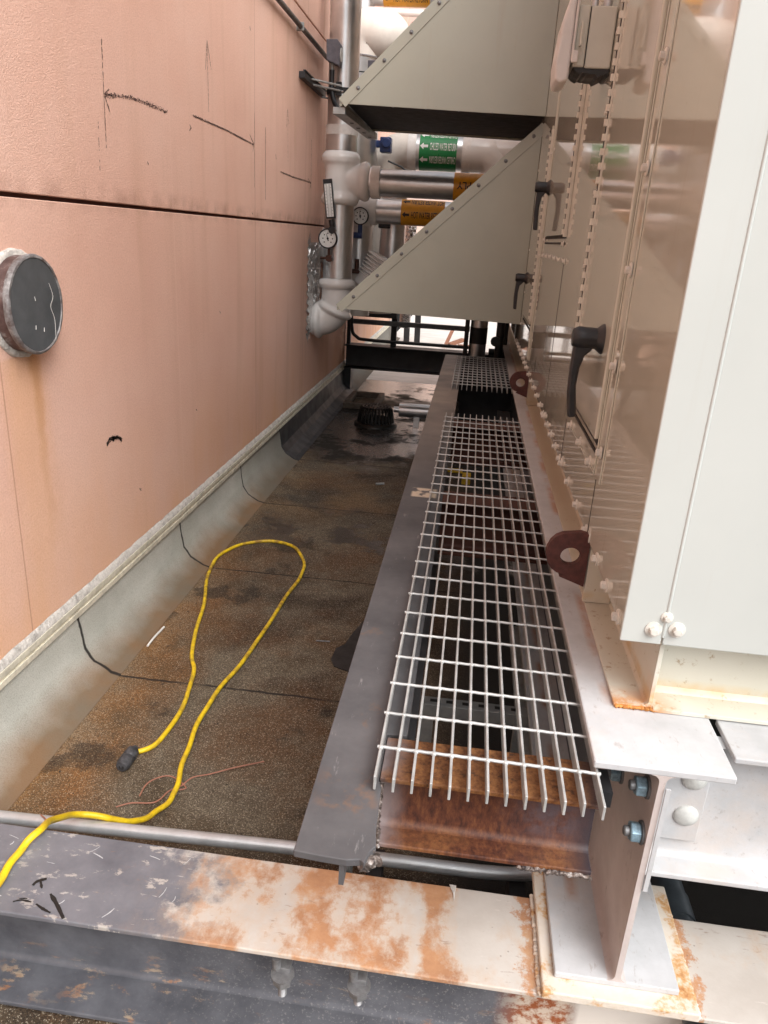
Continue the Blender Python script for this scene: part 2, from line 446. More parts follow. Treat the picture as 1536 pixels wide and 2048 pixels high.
k.col(k.mix(k.math('MULTIPLY', k.rng(k.noise(26, 6, .7), .42, .62), k.rng(k.xyz()[1], 1.45, 3.2, .35, 1.0)), (.80, .56, .012), (.30, .17, .03)))
k.bump(k.noise(150, 3), .2, .001)
CORD = k.m
CONNECT = simple('grey_black_rubber', (.05, .05, .055), .6, var=.7, scale=70, bump=.3)
PINK = simple('faded_pink_wire', (.34, .15, .10), .55, var=.2)
WHITEB = simple('white_scrap', (.75, .73, .70), .5, var=.1)
CAST = simple('wet_cast_iron', (.014, .013, .012), .35, .3, var=.5, scale=30, bump=.4)
TARM = simple('black_tar', (.012, .012, .013), .45, var=.5, scale=30, bump=.6)
WELD = M('weld_bead', (.24, .22, .21), .45, .5)
WELD.col(WELD.ramp(WELD.noise(60, 6, .7), (.35, (.04, .03, .03)), (.55, (.22, .18, .16)), (.7, (.55, .53, .52))))
WELD.bump(WELD.noise(70, 5), 1.0, .008)
WELD = WELD.m
k = M('grey_glazed_cap', rough=.22, spec=.5)
k.col(k.ramp(k.noise(5, 6, .6), (.3, (.055, .062, .068)), (.7, (.11, .118, .125))))
k.bump(k.noise(30, 4), .06, .002)
CAPM = k.m
k = M('corroded_sleeve', rough=.55)
k.col(k.ramp(k.noise(14, 7, .7), (.35, (.045, .020, .018)), (.55, (.10, .06, .055)), (.68, (.34, .32, .31))))
k.bump(k.noise(60, 5), .5, .004)
SLEEVETUBE = k.m
k = M('grey_rim', rough=.5)
k.col(k.ramp(k.noise(20, 7, .7), (.35, (.075, .05, .045)), (.52, (.20, .19, .19)), (.68, (.38, .37, .365))))
k.bump(k.noise(60, 5), .7, .005)
SLEEVE = k.m
k = M('pale_terrace', rough=.85)
k.col(k.ramp(k.noise(3, 6, .6, st=(1, 2, 1)), (.3, (.50, .46, .42)), (.7, (.66, .62, .58))))
TERR = k.m
FARWALL = simple('pale_pink_render', (.68, .50, .42), .9, var=.06, scale=2)
REDM = simple('red_sign', (.5, .02, .02), .5)
CRAYON = simple('black_crayon', (.075, .038, .038), .9)
YELLOWT = simple('yellow_tag', (.62, .40, .03), .5)
WOOD = simple('weathered_wood', (.28, .13, .08), .8, var=.3)

# ---------------------------------------------------------------- mesh helpers
class MB:
    def __init__(s):
        s.v = []; s.f = []
    def add(s, vs, fs):
        o = len(s.v); s.v += [Vector(q) for q in vs]; s.f += [tuple(i + o for i in q) for q in fs]; return s
    def box(s, x0, x1, y0, y1, z0, z1):
        vs = [(x, y, z) for z in (z0, z1) for y in (y0, y1) for x in (x0, x1)]
        return s.add(vs, [(0, 2, 3, 1), (4, 5, 7, 6), (0, 1, 5, 4), (2, 6, 7, 3), (0, 4, 6, 2), (1, 3, 7, 5)])
    def bar(s, p0, p1, wx, wz, up=(0, 0, 1)):
        p0 = Vector(p0); p1 = Vector(p1); a = (p1 - p0).normalized(); up = Vector(up)
        if abs(a.dot(up)) > .98: up = Vector((0, 1, 0))
        r = a.cross(up).normalized(); u = r.cross(a)
        vs = [p + r * (sx * wx / 2) + u * (sz * wz / 2) for p in (p0, p1) for sx, sz in ((-1, -1), (1, -1), (1, 1), (-1, 1))]
        return s.add(vs, [(3, 2, 1, 0), (4, 5, 6, 7), (0, 1, 5, 4), (1, 2, 6, 5), (2, 3, 7, 6), (3, 0, 4, 7)])
    def tube(s, pts, r, n=16, caps=True, twist=0.0):
        pts = [Vector(p) for p in pts]; rs = r if isinstance(r, (list, tuple)) else [r] * len(pts)
        vs = []; fs = []; ref = None
        for i, p in enumerate(pts):
            a = (pts[min(i + 1, len(pts) - 1)] - pts[max(i - 1, 0)]).normalized()
            if ref is None:
                ref = Vector((0, 0, 1)) if abs(a.z) < .9 else Vector((0, 1, 0))
            u = (ref - a * ref.dot(a)).normalized(); ref = u; q = a.cross(u)
            for j in range(n):
                t = 2 * PI * j / n + twist * i
                vs.append(p + (u * math.cos(t) + q * math.sin(t)) * rs[i])
        for i in range(len(pts) - 1):
            for j in range(n):
                k2 = (j + 1) % n
                fs.append((i * n + j, i * n + k2, (i + 1) * n + k2, (i + 1) * n + j))
        if caps:
            fs.append(tuple(range(n - 1, -1, -1))); fs.append(tuple((len(pts) - 1) * n + j for j in range(n)))
        return s.add(vs, fs)
    def cyl(s, p0, p1, r0, r1=None, n=20):
        return s.tube([p0, p1], [r0, r0 if r1 is None else r1], n)
    def lathe(s, o, axis, prof, n=28):          # prof: (distance along axis, radius)
        o = Vector(o); axis = Vector(axis).normalized()
        return s.tube2(o, axis, prof, n)
    def tube2(s, o, a, prof, n):
        ref = Vector((0, 0, 1)) if abs(a.z) < .9 else Vector((0, 1, 0))
        u = (ref - a * ref.dot(a)).normalized(); q = a.cross(u)
        vs = []; fs = []
        for t, r in prof:
            for j in range(n):
                g = 2 * PI * j / n
                vs.append(o + a * t + (u * math.cos(g) + q * math.sin(g)) * max(r, 1e-5))
        for i in range(len(prof) - 1):
            for j in range(n):
                k2 = (j + 1) % n
                fs.append((i * n + j, i * n + k2, (i + 1) * n + k2, (i + 1) * n + j))
        fs.append(tuple(range(n - 1, -1, -1))); fs.append(tuple((len(prof) - 1) * n + j for j in range(n)))
        return s.add(vs, fs)
    def prism(s, poly, ax, a, b):               # poly in the plane across ax ('x','y','z'), from a to b
        def P(p, t):
            return {'x': (t, p[0], p[1]), 'y': (p[0], t, p[1]), 'z': (p[0], p[1], t)}[ax]
        n = len(poly)
        vs = [P(p, a) for p in poly] + [P(p, b) for p in poly]
        fs = [tuple(range(n)), tuple(range(2 * n - 1, n - 1, -1))] + [(i, i + n, (i + 1) % n + n, (i + 1) % n) for i in range(n)]
        return s.add(vs, fs)
    def build(s, name, mat, parent=None, bevel=0.0, smooth=0, label=None, seg=2):
        off = Vector((0, 0, 0)); p = parent
        while p is not None:
            off += p.location; p = p.parent
        me = bpy.data.meshes.new(name)
        me.from_pydata([q - off for q in s.v], [], s.f)
        bm = bmesh.new(); bm.from_mesh(me)
        bmesh.ops.recalc_face_normals(bm, faces=bm.faces)
        bm.to_mesh(me); bm.free()
        me.materials.append(mat)
        if smooth:
            for pl in me.polygons: pl.use_smooth = True
            me.set_sharp_from_angle(angle=math.radians(smooth))
        o = bpy.data.objects.new(name, me)
        C.objects.link(o)
        if parent is not None: o.parent = parent
        if bevel:
            b = o.modifiers.new('bevel', 'BEVEL'); b.width = bevel; b.segments = seg; b.limit_method = 'ANGLE'
            b.angle_limit = math.radians(40)
        if label: o['label'] = label
        return o

def thing(name, label, cat, loc=(0, 0, 0), group=None):
    o = bpy.data.objects.new(name, None); C.objects.link(o)
    o.location = loc; o.empty_display_size = .1
    o['label'] = label; o['category'] = cat
    if group: o['group'] = group
    return o
def tag(o, label, cat, group=None):
    o['label'] = label; o['category'] = cat
    if group: o['group'] = group
    return o
def struct(o):
    o['kind'] = 'structure'; return o
def dup(o, shift, parent):
    c = o.copy(); C.objects.link(c); c.parent = parent; c.location = o.location + Vector(shift); return c
def smooth_path(pts, n=8):
    pts = [Vector(p) for p in pts]; out = []
    for i in range(len(pts) - 1):
        p0 = pts[max(i - 1, 0)]; p1 = pts[i]; p2 = pts[i + 1]; p3 = pts[min(i + 2, len(pts) - 1)]
        for j in range(n):
            t = j / n
            out.append(.5 * ((2 * p1) + (p2 - p0) * t + (2 * p0 - 5 * p1 + 4 * p2 - p3) * t * t + (3 * p1 - p0 - 3 * p2 + p3) * t ** 3))
    out.append(pts[-1]); return out
def text_mesh(body, size, bold=0.0):
    cu = bpy.data.curves.new('lettering', 'FONT'); cu.body = body; cu.size = size; cu.offset = bold
    ob = bpy.data.objects.new('lettering', cu); C.objects.link(ob)
    dg = bpy.context.evaluated_depsgraph_get(); dg.update()
    me = ob.evaluated_get(dg).to_mesh()
    vs = [Vector((q.co.x, q.co.y, 0)) for q in me.vertices]; fs = [tuple(p.vertices) for p in me.polygons]
    ob.evaluated_get(dg).to_mesh_clear()
    bpy.data.objects.remove(ob); bpy.data.curves.remove(cu)
    return vs, fs

# ================================================================ SETTING
WX = -1.36                     # face of the stucco wall
g = MB()
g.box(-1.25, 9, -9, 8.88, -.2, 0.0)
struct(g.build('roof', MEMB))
g = MB(); g.box(-1.36, 9, 8.884, 40, -.2, -.004)
struct(g.build('terrace', TERR))

wall = thing('stucco_wall', 'long pink stucco wall with dark horizontal joints and crayon lines', 'wall', (WX, 3, 0))
g = MB()
YA, YB = -6.0, 13.0
for z0, z1 in ((.30, 1.676), (1.690, 3.046), (3.060, 4.42), (4.434, 7.4)):
    g.box(WX - .03, WX, YA, YB, z0, z1)
g.build('wall_face', STUCCO, wall, bevel=.003)
g = MB(); g.box(WX - .35, WX - .0301, YA, YB, -.2, 7.4); g.build('wall_core', JOINT, wall)
prof = [(WX - .028, .26), (WX - .002, .255), (WX + .008, .18), (WX + .018, .10), (WX + .05, .05), (WX + .115, .010), (WX + .15, .002), (WX + .15, -.05), (WX - .028, -.05)]
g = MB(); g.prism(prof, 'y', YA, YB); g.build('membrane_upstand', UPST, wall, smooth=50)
g = MB()
pp = [(a + .004, b + .003) for a, b in prof[1:7]] + [(a, b - .01) for a, b in prof[6:0:-1]]
g.prism(pp, 'y', 5.30, 8.1); g.build('flashing_patch', DARKMEMB, wall)
g = MB()
g.box(WX + .001, WX + .012, YA, YB, .240, .262).box(WX + .001, WX + .007, YA, YB, .262, .276).box(WX + .001, WX + .014, YA, YB, .276, .298)
g.build('termination_bar', TERMBAR, wall, bevel=.002)
g = MB()
ys = [YA + i * (YB - YA) / 500 for i in range(501)]
def seal_r(i, a): return .005 + .003 * math.sin(i * 1.7 + a) * math.sin(i * .37 + 2 * a) + random.uniform(-.0015, .0015)
vs = []; fs = []
for i, yv in enumerate(ys):
    vs += [(WX + .001, yv, .297), (WX + .012, yv, .299), (WX + .008 + abs(seal_r(i, 0)) * .3, yv, .312 + seal_r(i, 1) * .4), (WX + .0008, yv, .325 + seal_r(i, 2) * .9)]
for i in range(500):
    for j in range(3):
        fs.append((4 * i + j, 4 * i + j + 1, 4 * i + j + 5, 4 * i + j + 4))
g.add(vs, fs); g.build('sealant_bead', SEALANT, wall, smooth=60)
# crayon strokes: many small smears
def stroke(pts, wdt, dens, mb):
    pts = [Vector((WX + .0012, a, b)) for a, b in pts]
    for p, q in zip(pts[:-1], pts[1:]):
        L = (q - p).length; dirv = (q - p) / L; nrm = Vector((0, -dirv.z, dirv.y))
        for _ in range(int(L * dens)):
            c = p + dirv * random.uniform(0, L) + nrm * random.gauss(0, wdt * .42)
            a = random.uniform(.0015, .005); b = random.uniform(.0005, .0014)
            t = dirv * a; n2 = nrm * b
            j = random.uniform(-.3, .3)
            mb.add([c - t - n2, c + t - n2 * (1 + j), c + t + n2, c - t + n2 * (1 - j)], [(0, 1, 2, 3)])
S = [([(2.821, 2.212), (2.811, 2.032), (2.803, 1.873)], .003, 420), ([(2.82, 2.042), (3.01, 2.067), (3.186, 2.071), (3.383, 2.069)], .016, 750),
     ([(2.853, 2.066), (2.817, 2.042), (2.846, 1.995)], .006, 600), ([(3.9, 2.444), (3.9, 2.14)], .003, 300), ([(3.869, 2.32), (3.9, 2.442), (3.951, 2.331)], .004, 700),
     ([(3.687, 2.1), (4.158, 2.1), (4.655, 2.087)], .010, 800), ([(4.585, 2.129), (4.663, 2.093), (4.646, 2.05)], .006, 700), ([(4.682, 2.257), (4.67, 1.858)], .003, 550),
     ([(4.92, 2.213), (4.915, 1.806)], .005, 800), ([(5.29, 1.993), (5.621, 1.988), (6.237, 1.992)], .012, 700), ([(6.228, 2.295), (6.242, 1.943)], .006, 600),
     ([(5.467, 2.389), (5.492, 2.07)], .003, 220), ([(5.439, 2.274), (5.467, 2.389), (5.515, 2.284)], .004, 300), ([(6.129, 2.012), (6.238, 1.985), (6.206, 1.941)], .008, 500),
     ([(3.641, 2.055), (3.657, 2.045), (3.631, 2.03)], .004, 500), ([(5.162, 2.086), (5.173, 2.058)], .006, 900), ([(2.754, 1.95), (2.743, 1.794)], .002, 160)]
for pts, wd, dn in S:
    g = MB(); stroke(pts, wd * .6, dn * 1.0, g); g.build('crayon_line', CRAYON, wall)
g = MB(); stroke([(2.64, .815), (2.665, .83), (2.70, .828), (2.73, .822), (2.765, .801)], .010, 2600, g); stroke([(2.69, .83), (2.70, .815)], .012, 2500, g); g.build('black_smudge', INK, wall)
g = MB()
for a, b in ((3.45, 2.60), (3.15, 1.86), (4.0, 1.2), (3.6, .75), (2.9, .55), (4.6, 2.66), (4.62, 1.72)):
    stroke([(a, b), (a + .012, b - .01)], .004, 900, g)
g.build('wall_blemish', CRAYON, wall)

fw = MB(); fw.box(-14, 10, 26, 26.4, -.2, 9); fo = fw.build('pale_wall', FARWALL)
tag(fo, 'sunlit pale pink building wall far beyond the pipes', 'wall')

# ================================================================ SLEEVE IN THE WALL
sl = thing('wall_sleeve', 'round grey capped sleeve sticking out of the pink wall', 'sleeve', (WX, 2.18, 1.38))
def ring(mb, o, ax, prof, n=40, jit=0.0):
    st = len(mb.v); mb.lathe(o, ax, prof, n)
    if jit:
        for q in mb.v[st:]:
            q.y += random.uniform(-jit, jit); q.z += random.uniform(-jit, jit)
sy, sz = 2.160, 1.379
g = MB(); ring(g, (WX - .01, sy, sz), (1, 0, 0), [(0, .140), (.055, .140), (.055, .136)]); g.build('sleeve_tube', SLEEVETUBE, sl, smooth=40)
g = MB(); ring(g, (WX + .055, sy, sz), (1, 0, 0), [(-.012, .139), (-.010, .1445), (.003, .146), (.008, .143), (.0085, .136), (.004, .134)], 48, .0012); g.build('rim', SLEEVE, sl, smooth=60)
g = MB(); ring(g, (WX + .045, sy, sz), (1, 0, 0), [(0, .136), (.014, .136), (.0165, .133), (.0175, .001)]); g.build('cap_disc', CAPM, sl, smooth=30)
g = MB(); ring(g, (WX, sy, sz), (1, 0, 0), [(-.01, .158), (.004, .160), (.009, .152), (.010, .138)], 48, .0035); g.build('sealant_ring', SEALANT, sl, smooth=60)
g = MB(); stroke0 = smooth_path([(WX + .0635, sy + .072, sz + .06), (WX + .0635, sy + .088, sz + .02), (WX + .0635, sy + .07, sz - .01), (WX + .0635, sy + .086, sz - .05), (WX + .0635, sy + .082, sz - .115)], 4)
g.tube(stroke0, .0006, 5)
for _ in range(3):
    a, b = random.uniform(-.1, .05), random.uniform(-.1, .1)
    g.tube([(WX + .0635, sy + a, sz + b), (WX + .0635, sy + a + random.uniform(-.004, .004), sz + b + .012)], .0009, 4)
g.build('scratch', WHITEB, sl)

# ================================================================ ROLLED BEAMS
def h_beam(poly_axis, c, w_, top, dep, a, b, tf, tw, mats, parent, bev=.0025, webc=None, wa=None):
    """flanges and web as three meshes; poly_axis 'y' = beam runs along y, 'x' = along x; c = centre line"""
    x0, x1 = c - w_ / 2, c + w_ / 2
    webc = c if webc is None else webc
    def bx_(n, p0, p1, q0, q1, z0, z1, m):
        gg = MB()
        if poly_axis == 'y': gg.box(p0, p1, q0, q1, z0, z1)
        else: gg.box(q0, q1, p0, p1, z0, z1)
        return gg.build(n, m, parent, bevel=bev)
    bx_('top_flange', x0, x1, a, b, top - tf, top, mats[0])
    fil = .014
    gg = MB()
    zt, zb = top - tf + .0005, top - dep + tf - .0005
    sec = []
    for t in range(5):
        g_ = PI / 2 * t / 4
        sec.append((tw / 2 + fil * (1 - math.sin(g_)), zt - fil * (1 - math.cos(g_))))
    for t in range(5):
        g_ = PI / 2 * t / 4
        sec.append((tw / 2 + fil * (1 - math.cos(g_)), zb + fil * (1 - math.sin(g_))))
    poly = [(webc + p, z) for p, z in sec] + [(webc - p, z) for p, z in reversed(sec)]
    s0 = a if wa is None else wa
    if poly_axis == 'y':
        gg.prism(poly, 'y', s0, b)
    else:
        gg.prism(poly, 'x', s0, b)
    gg.build('web', mats[1], parent, smooth=35)
    bx_('bottom_flange', x0, x1, s0, b, top - dep, top - dep + tf, mats[2])

# foreground beam
fb = thing('worn_beam', 'grey and rusty steel beam crossing the bottom of the picture, paint peeling', 'steel beam', (-.4, 1.155, 0))
h_beam('x', 1.155, .222, .293, .279, -1.325, 1.9, .012, .009, (WORN, WORN, WORN), fb)
def stud(mb, x, y):
    pass
for (sx, zt, zb) in ((-.258, .262, .160), (-.101, .262, .166)):
    o = thing('clamp_bolt', '', 'bolt'); bpy.data.objects.remove(o)
    yb = 1.062
    g = MB(); 
    zz = zt
    prf = []
    while zz > zt - .026:
        prf += [(-zz, .0085), (-zz + .0012, .0072)]; zz -= .0025
    g.lathe((sx - .012, yb - .002, 0), (0, 0, -1), [(-zt, .0088), (-zt + .026, .0088)], 14)
    g.lathe((sx - .012, yb - .002, 0), (0, 0, -1), [(-zt + .026, .0078), (-zt + .0275, .003)], 14)
    prf = []; zz = zt - .070
    while zz > zb:
        prf += [(-zz, .0092), (-zz + .0022, .0066)]; zz -= .0044
    g.lathe((sx, yb, 0), (0, 0, -1), prf, 14)
    b = g.build('clamp_bolt', STUDM, fb)
    g = MB(); g.lathe((sx, yb, 0), (0, 0, -1), [(-zt + .046, .010), (-zt + .0465, .0205), (-zt + .068, .0205), (-zt + .0685, .009)], 6)
    g.box(sx - .014, sx + .014, yb, 1.1505, zt - .044, zt - .031)
    g.build('clamp_nut', STUDM, b, bevel=.0012)
    g = MB(); g.lathe((sx, yb, 0), (0, 0, -1), [(-zt + .0425, .014), (-zt + .0425, .024), (-zt + .0462, .024), (-zt + .0463, .012)], 20)
    g.build('clamp_washer', STUDM, b)
# black crayon scribbles and scratches on its top
def flatstroke(pts, wdt, z, mb):
    pts = smooth_path([Vector((a, b, z)) for a, b in pts], 5)
    L = []
    for i, p in enumerate(pts):
        a = (pts[min(i + 1, len(pts) - 1)] - pts[max(i - 1, 0)]).normalized(); n = Vector((-a.y, a.x, 0))
        w2 = wdt * (.55 + .45 * math.sin(PI * (i + .5) / len(pts))) * random.uniform(.7, 1.25)
        L += [p + n * w2, p - n * w2]
    mb.add(L, [(2 * i, 2 * i + 1, 2 * i + 3, 2 * i + 2) for i in range(len(pts) - 1)])
zt = .2942
def fpx(a, b): q = Zp(a / 2.56, 1550 + b / 2.56, zt); return (q.x, q.y)
g = MB()
flatstroke([fpx(168, 565), fpx(190, 545), fpx(240, 530)], .004, zt, g)
flatstroke([fpx(208, 545), fpx(214, 580)], .0025, zt, g)
flatstroke([fpx(66, 648), fpx(110, 640), fpx(160, 650)], .0022, zt, g)
flatstroke([fpx(185, 660), fpx(220, 685), fpx(258, 705)], .0028, zt, g)
flatstroke([fpx(258, 608), fpx(290, 660), fpx(325, 735)], .0042, zt, g)
flatstroke([fpx(98, 632), fpx(140, 632)], .0015, zt, g)
g.build('black_scribble', INK, fb)
g = MB()
for a in range(14):
    ax, ay = random.uniform(-.95, -.32), random.uniform(1.06, 1.25)
    L = random.uniform(.006, .035); an = random.choice((random.uniform(.9, 1.6), random.uniform(-.5, .3)))
    flatstroke([(ax, ay), (ax + L * .5 * math.cos(an) + .002, ay + L * .5 * math.sin(an)), (ax + L * math.cos(an), ay + L * math.sin(an))], random.uniform(.0005, .0013), zt - .0006, g)
g.build('scratch', PALESTEEL, fb)

# left dark beam: long flange, coped end
lb = thing('walkway_beam', 'long dark steel beam edging the grating on the roof side, torn near end', 'steel beam', (-.118, 3, 0))
x0, x1 = -.190, -.047
edge = [(-.190, .842), (-.150, .839), (-.110, .8375), (-.090, .842), (-.083, .836), (-.078, .858), (-.070, .872), (-.074, .90), (-.076, .95), (-.078, 1.00), (-.0845, 1.017), (-.0845, 1.142), (-.047, 1.144), (-.047, 6.05), (-.190, 6.05)]
g = MB(); g.prism(edge, 'z', .755, .768); g.build('top_flange', DARKSTEEL, lb, bevel=.0015)
g = MB(); g.box(-.122, -.114, .850, 1.3, .705, .7548).box(-.122, -.114, 1.3, 6.05, .40, .7548); g.build('web', DARKSTEEL, lb)
g = MB(); g.box(-.19, -.047, 1.3, 6.05, .388, .3999); g.build('bottom_flange', DARKSTEEL, lb, bevel=.002)
g = MB(); g.box(-.176, -.162, 1.30, 1.36, .004, .388).box(-.176, -.07, 5.9, 5.96, .004, .388); g.build('support_post', STRUT, lb)
def ripple(mb, p0, p1, r, n, jit=.002):
    p0 = Vector(p0); p1 = Vector(p1)
    pts = []; rs = []
    for i in range(n + 1):
        pts.append(p0 + (p1 - p0) * (i / n) + Vector((random.uniform(-jit, jit), random.uniform(-jit, jit), random.uniform(-jit, jit) * .5)))
        rs.append(r * (.55 + .45 * abs(math.sin(i * 1.25)) + random.uniform(-.18, .25)))
    mb.tube(pts, rs, 8)
g = MB(); ripple(g, (-.078, .865, .762), (-.080, 1.018, .760), .0055, 60, .0022); ripple(g, (-.086, .842, .755), (-.066, .872, .745), .009, 16, .006)
g.build('weld_bead', WELD, lb, smooth=60)

# right pale beam
rb = thing('unit_support_beam', 'deep pale painted steel beam with blue nuts carrying the beige unit', 'steel beam', (.39, 3, .3))
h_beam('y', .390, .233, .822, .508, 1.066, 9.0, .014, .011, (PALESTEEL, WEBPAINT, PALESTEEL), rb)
g = MB(); g.box(.250, .540, 1.034, 1.33, .2935, .3135); g.build('base_plate', RUSTPLATE, rb, bevel=.003)
g = MB(); ripple(g, (.247, 1.04, .295), (.247, 1.27, .295), .0055, 70, .0016)
g.build('weld_bead', RUSTPLATE, rb, smooth=60)
g = MB(); ripple(g, (.542, 1.04, .295), (.542, 1.27, .295), .005, 70, .0016)
g.build('weld_bead', RUSTPLATE, rb, smooth=60)
WBX = .3845
def nutset(y, z, nm='bolt'):
    gg = MB(); gg.lathe((WBX, y, z), (-1, 0, 0), [(0, .021), (.004, .021), (.0042, .016)], 24)
    gg.lathe((WBX, y, z), (-1, 0, 0), [(.0205, .0095), (.031, .0095), (.033, .0075)], 14)
    b = gg.build(nm, BOLTGREY, rb, smooth=40)
    gg = MB(); gg.lathe((WBX, y, z), (-1, 0, 0), [(.0042, .0155), (.006, .0185), (.0215, .0185), (.023, .016)], 6)
    gg.build('nut', BLUENUT, b, bevel=.0015)
q1 = Xp(940 + 845 * .388, 1500 + 420 * .388, .370); q2 = Xp(940 + 875 * .388, 1500 + 185 * .388, .370); q3 = Xp(940 + 745 * .388, 1500 + 115 * .388, .370)
for q in (q1, q2, q3): nutset(q.y, q.z)
# cross beam on the right side of it
tb = thing('transverse_beam', 'pale steel beam bolted square to the right side of the deep support beam', 'steel beam', (.9, 1.18, .5))
h_beam('x', 1.181, .114, .820, .284, .521, 2.6, .012, .008, (PALESTEEL, PALESTEEL, PALESTEEL), tb, wa=.402)
g = MB(); g.box(.402, .509, 1.165, 1.1768, .592, .790); g.build('shear_tab', PALESTEEL, tb, bevel=.002)
for z in (.652, .735, ):
    g = MB(); g.lathe((.480, 1.165, z), (0, -1, 0), [(0, .0225), (.003, .0225), (.006, .019), (.010, .012), (.012, .001)], 28); g.build('bolt', DOMEM, tb, smooth=60)
g = MB(); g.box(.397, .405, 1.062, 1.0655, .56, .785); g.build('weld_strip', PALESTEEL, tb)

# rusted cross beams under the grating
def cross_beam(name_lbl, yc, top, w_, dep, x0=-.083, x1=.292):
    t = thing('rusted_cross_beam', name_lbl, 'steel beam', ((x0 + x1) / 2, yc, top - dep), 'rusted beams under the walkway grating')
    h_beam('x', yc, w_, top, dep, x0, x1, .009, .007, (BROWN, BROWN, BROWN), t, bev=.002, webc=yc)
    return t
c1 = cross_beam('orange brown rusted short beam under the near end of the grating', 1.078, .768, .112, .150)
g = MB(); ripple(g, (.165, 1.021, .617), (.290, 1.021, .617), .0048, 44, .0028)
g.build('torn_weld', WELD, c1, smooth=60)
g = MB(); ripple(g, (-.083, 1.020, .755), (-.080, 1.021, .620), .0040, 44, .002)
g.build('weld_bead', WELD, c1, smooth=60)
g = MB(); g.box(.2925, .312, 1.06, 1.12, .735, .766); g.build('seat_angle', BLACKSTEEL, c1)
cross_beam('dark red rusted beam half hidden beneath the middle of the grating', 2.53, .768, .13, .20, -.047, .383)
cross_beam('rusted beam in shadow beneath the far end of the long grating', 3.70, .768, .13, .20, -.047, .383)

# ================================================================ GRATINGS
def grating(lbl, ya, yb, y0):
    t = thing('bar_grating', lbl, 'grating', (.1, (ya + yb) / 2, .77), 'galvanised walkway gratings')
    g = MB()
    for i in range(13):
        x = -.0888 + i * .03085
        dj = random.uniform(-.002, .002)
        g.box(x - .0022, x + .0022, ya + dj, yb, .7725, .800)
    g.build('bearing_bars', GALV, t, bevel=.0007, seg=1)
    g = MB(); y = y0; k = 0
    while y < yb - .01:
        dy = random.uniform(-.001, .001); n = 96
        pts = []
        for i in range(n + 1):
            pts.append((-.0945 + i * .3815 / n, y + dy, .7985 + .0004 * math.sin(i * .8)))
        rr = [.0031] * (n + 1)
        g.tube(pts, rr, 6, twist=PI / 2 / 14.0)
        y += .1005
    y = y0
    while y < yb - .01:
        for i in range(13):
            x = -.0888 + i * .03085
            g.lathe((x, y, .7965), (0, 0, 1), [(0, .0052), (.003, .0050), (.0046, .0032), (.0050, .001)], 8)
        y += .1005
    g.build('cross_rods', GALV, t, smooth=70)
    return t
grating('long galvanised walkway grating nearest the camera', .985, 3.775, 1.064)
grating('short dim galvanised grating beyond the open black gap', 4.56, 5.84, 4.62)

# things seen through the grating
g = MB(); g.box(-.05, .29, 1.955, 1.995, .280, .285).box(-.05, .29, 1.950, 1.955, .245, .285)
for i in range(7): pass
so = thing('strut_channel', 'grey zinc strut channel lying crosswise low under the grating', 'channel', (.1, 1.97, .24))
g.build('channel_body', STRUT, so, bevel=.001)
g = MB()
for i in range(6): g.box(-.02 + i * .05, 0.005 + i * .05, 1.968, 1.982, .2852, .2858)
g.build('slots', GASKET, so)
so.location.z = .24
for fx_ in (-.045, .245):
    g = MB(); g.box(fx_, fx_ + .04, 1.96, 1.99, .004, .244); g.build('foot', STRUT, so)
g = MB(); g.box(.285, .289, 1.55, 2.6, .24, .30).box(.25, .289, 1.55, 2.6, .236, .24)
tag(g.build('strut_rail', STRUT, None, bevel=.001), 'grey zinc angle rail running lengthwise low under the grating', 'channel')
g = MB(); g.box(-.05, .02, 3.38, 3.44, .60, .605).box(.0205, .06, 3.34, 3.40, .56, .6)
tag(g.build('yellow_tag', YELLOWT), 'small yellow tag showing through the far part of the grating', 'tag')

# ================================================================ AIR HANDLING UNIT
XU = .318
ahu_o = thing('air_handling_unit', 'large glossy beige rooftop air handling unit with triangular hoods and black lever handles', 'air handling unit', (1.2, 4, .83))
ZT = 4.0
g = MB(); g.box(XU, 2.9, 1.222, 9.2, .985, ZT); g.build('side_casing', GLOSS, ahu_o, bevel=.004)
g = MB(); g.box(XU - .003, .3865, 1.214, 1.2215, .975, ZT + .003).box(.3895, 2.9, 1.214, 1.2215, .975, ZT + .003)
g.build('end_panel', AHUEND, ahu_o, bevel=.002)
g = MB(); g.lathe((.388, 1.2155, .99), (0, 0, 1), [(0, .0035), (2.3, .0035)], 10); g.build('end_seam', AHUEND, ahu_o, smooth=40)
# base channels
g = MB(); g.prism([(.332, .823), (.402, .823), (.402, .978), (.365, .978), (.365, .972), (.394, .972), (.394, .838), (.388, .832), (.332, .830)], 'y', 1.236, 9.1)
g.build('base_channel', CHANP, ahu_o, bevel=.001)
g = MB(); g.prism([(1.230, .823), (1.300, .823), (1.300, .976), (1.262, .976), (1.262, .969), (1.291, .969), (1.291, .845), (1.283, .834), (1.230, .831)], 'x', .4025, 2.88)
g.build('base_channel', CHANP, ahu_o, bevel=.001)
g = MB(); ripple(g, (.335, 1.2345, .826), (.405, 1.2345, .826), .0042, 34, .0016)
wm = simple('rusty_weld', (.48, .20, .05), .8, var=.5, scale=60, bump=.6)
g.build('rusty_weld', wm, ahu_o, smooth=60)
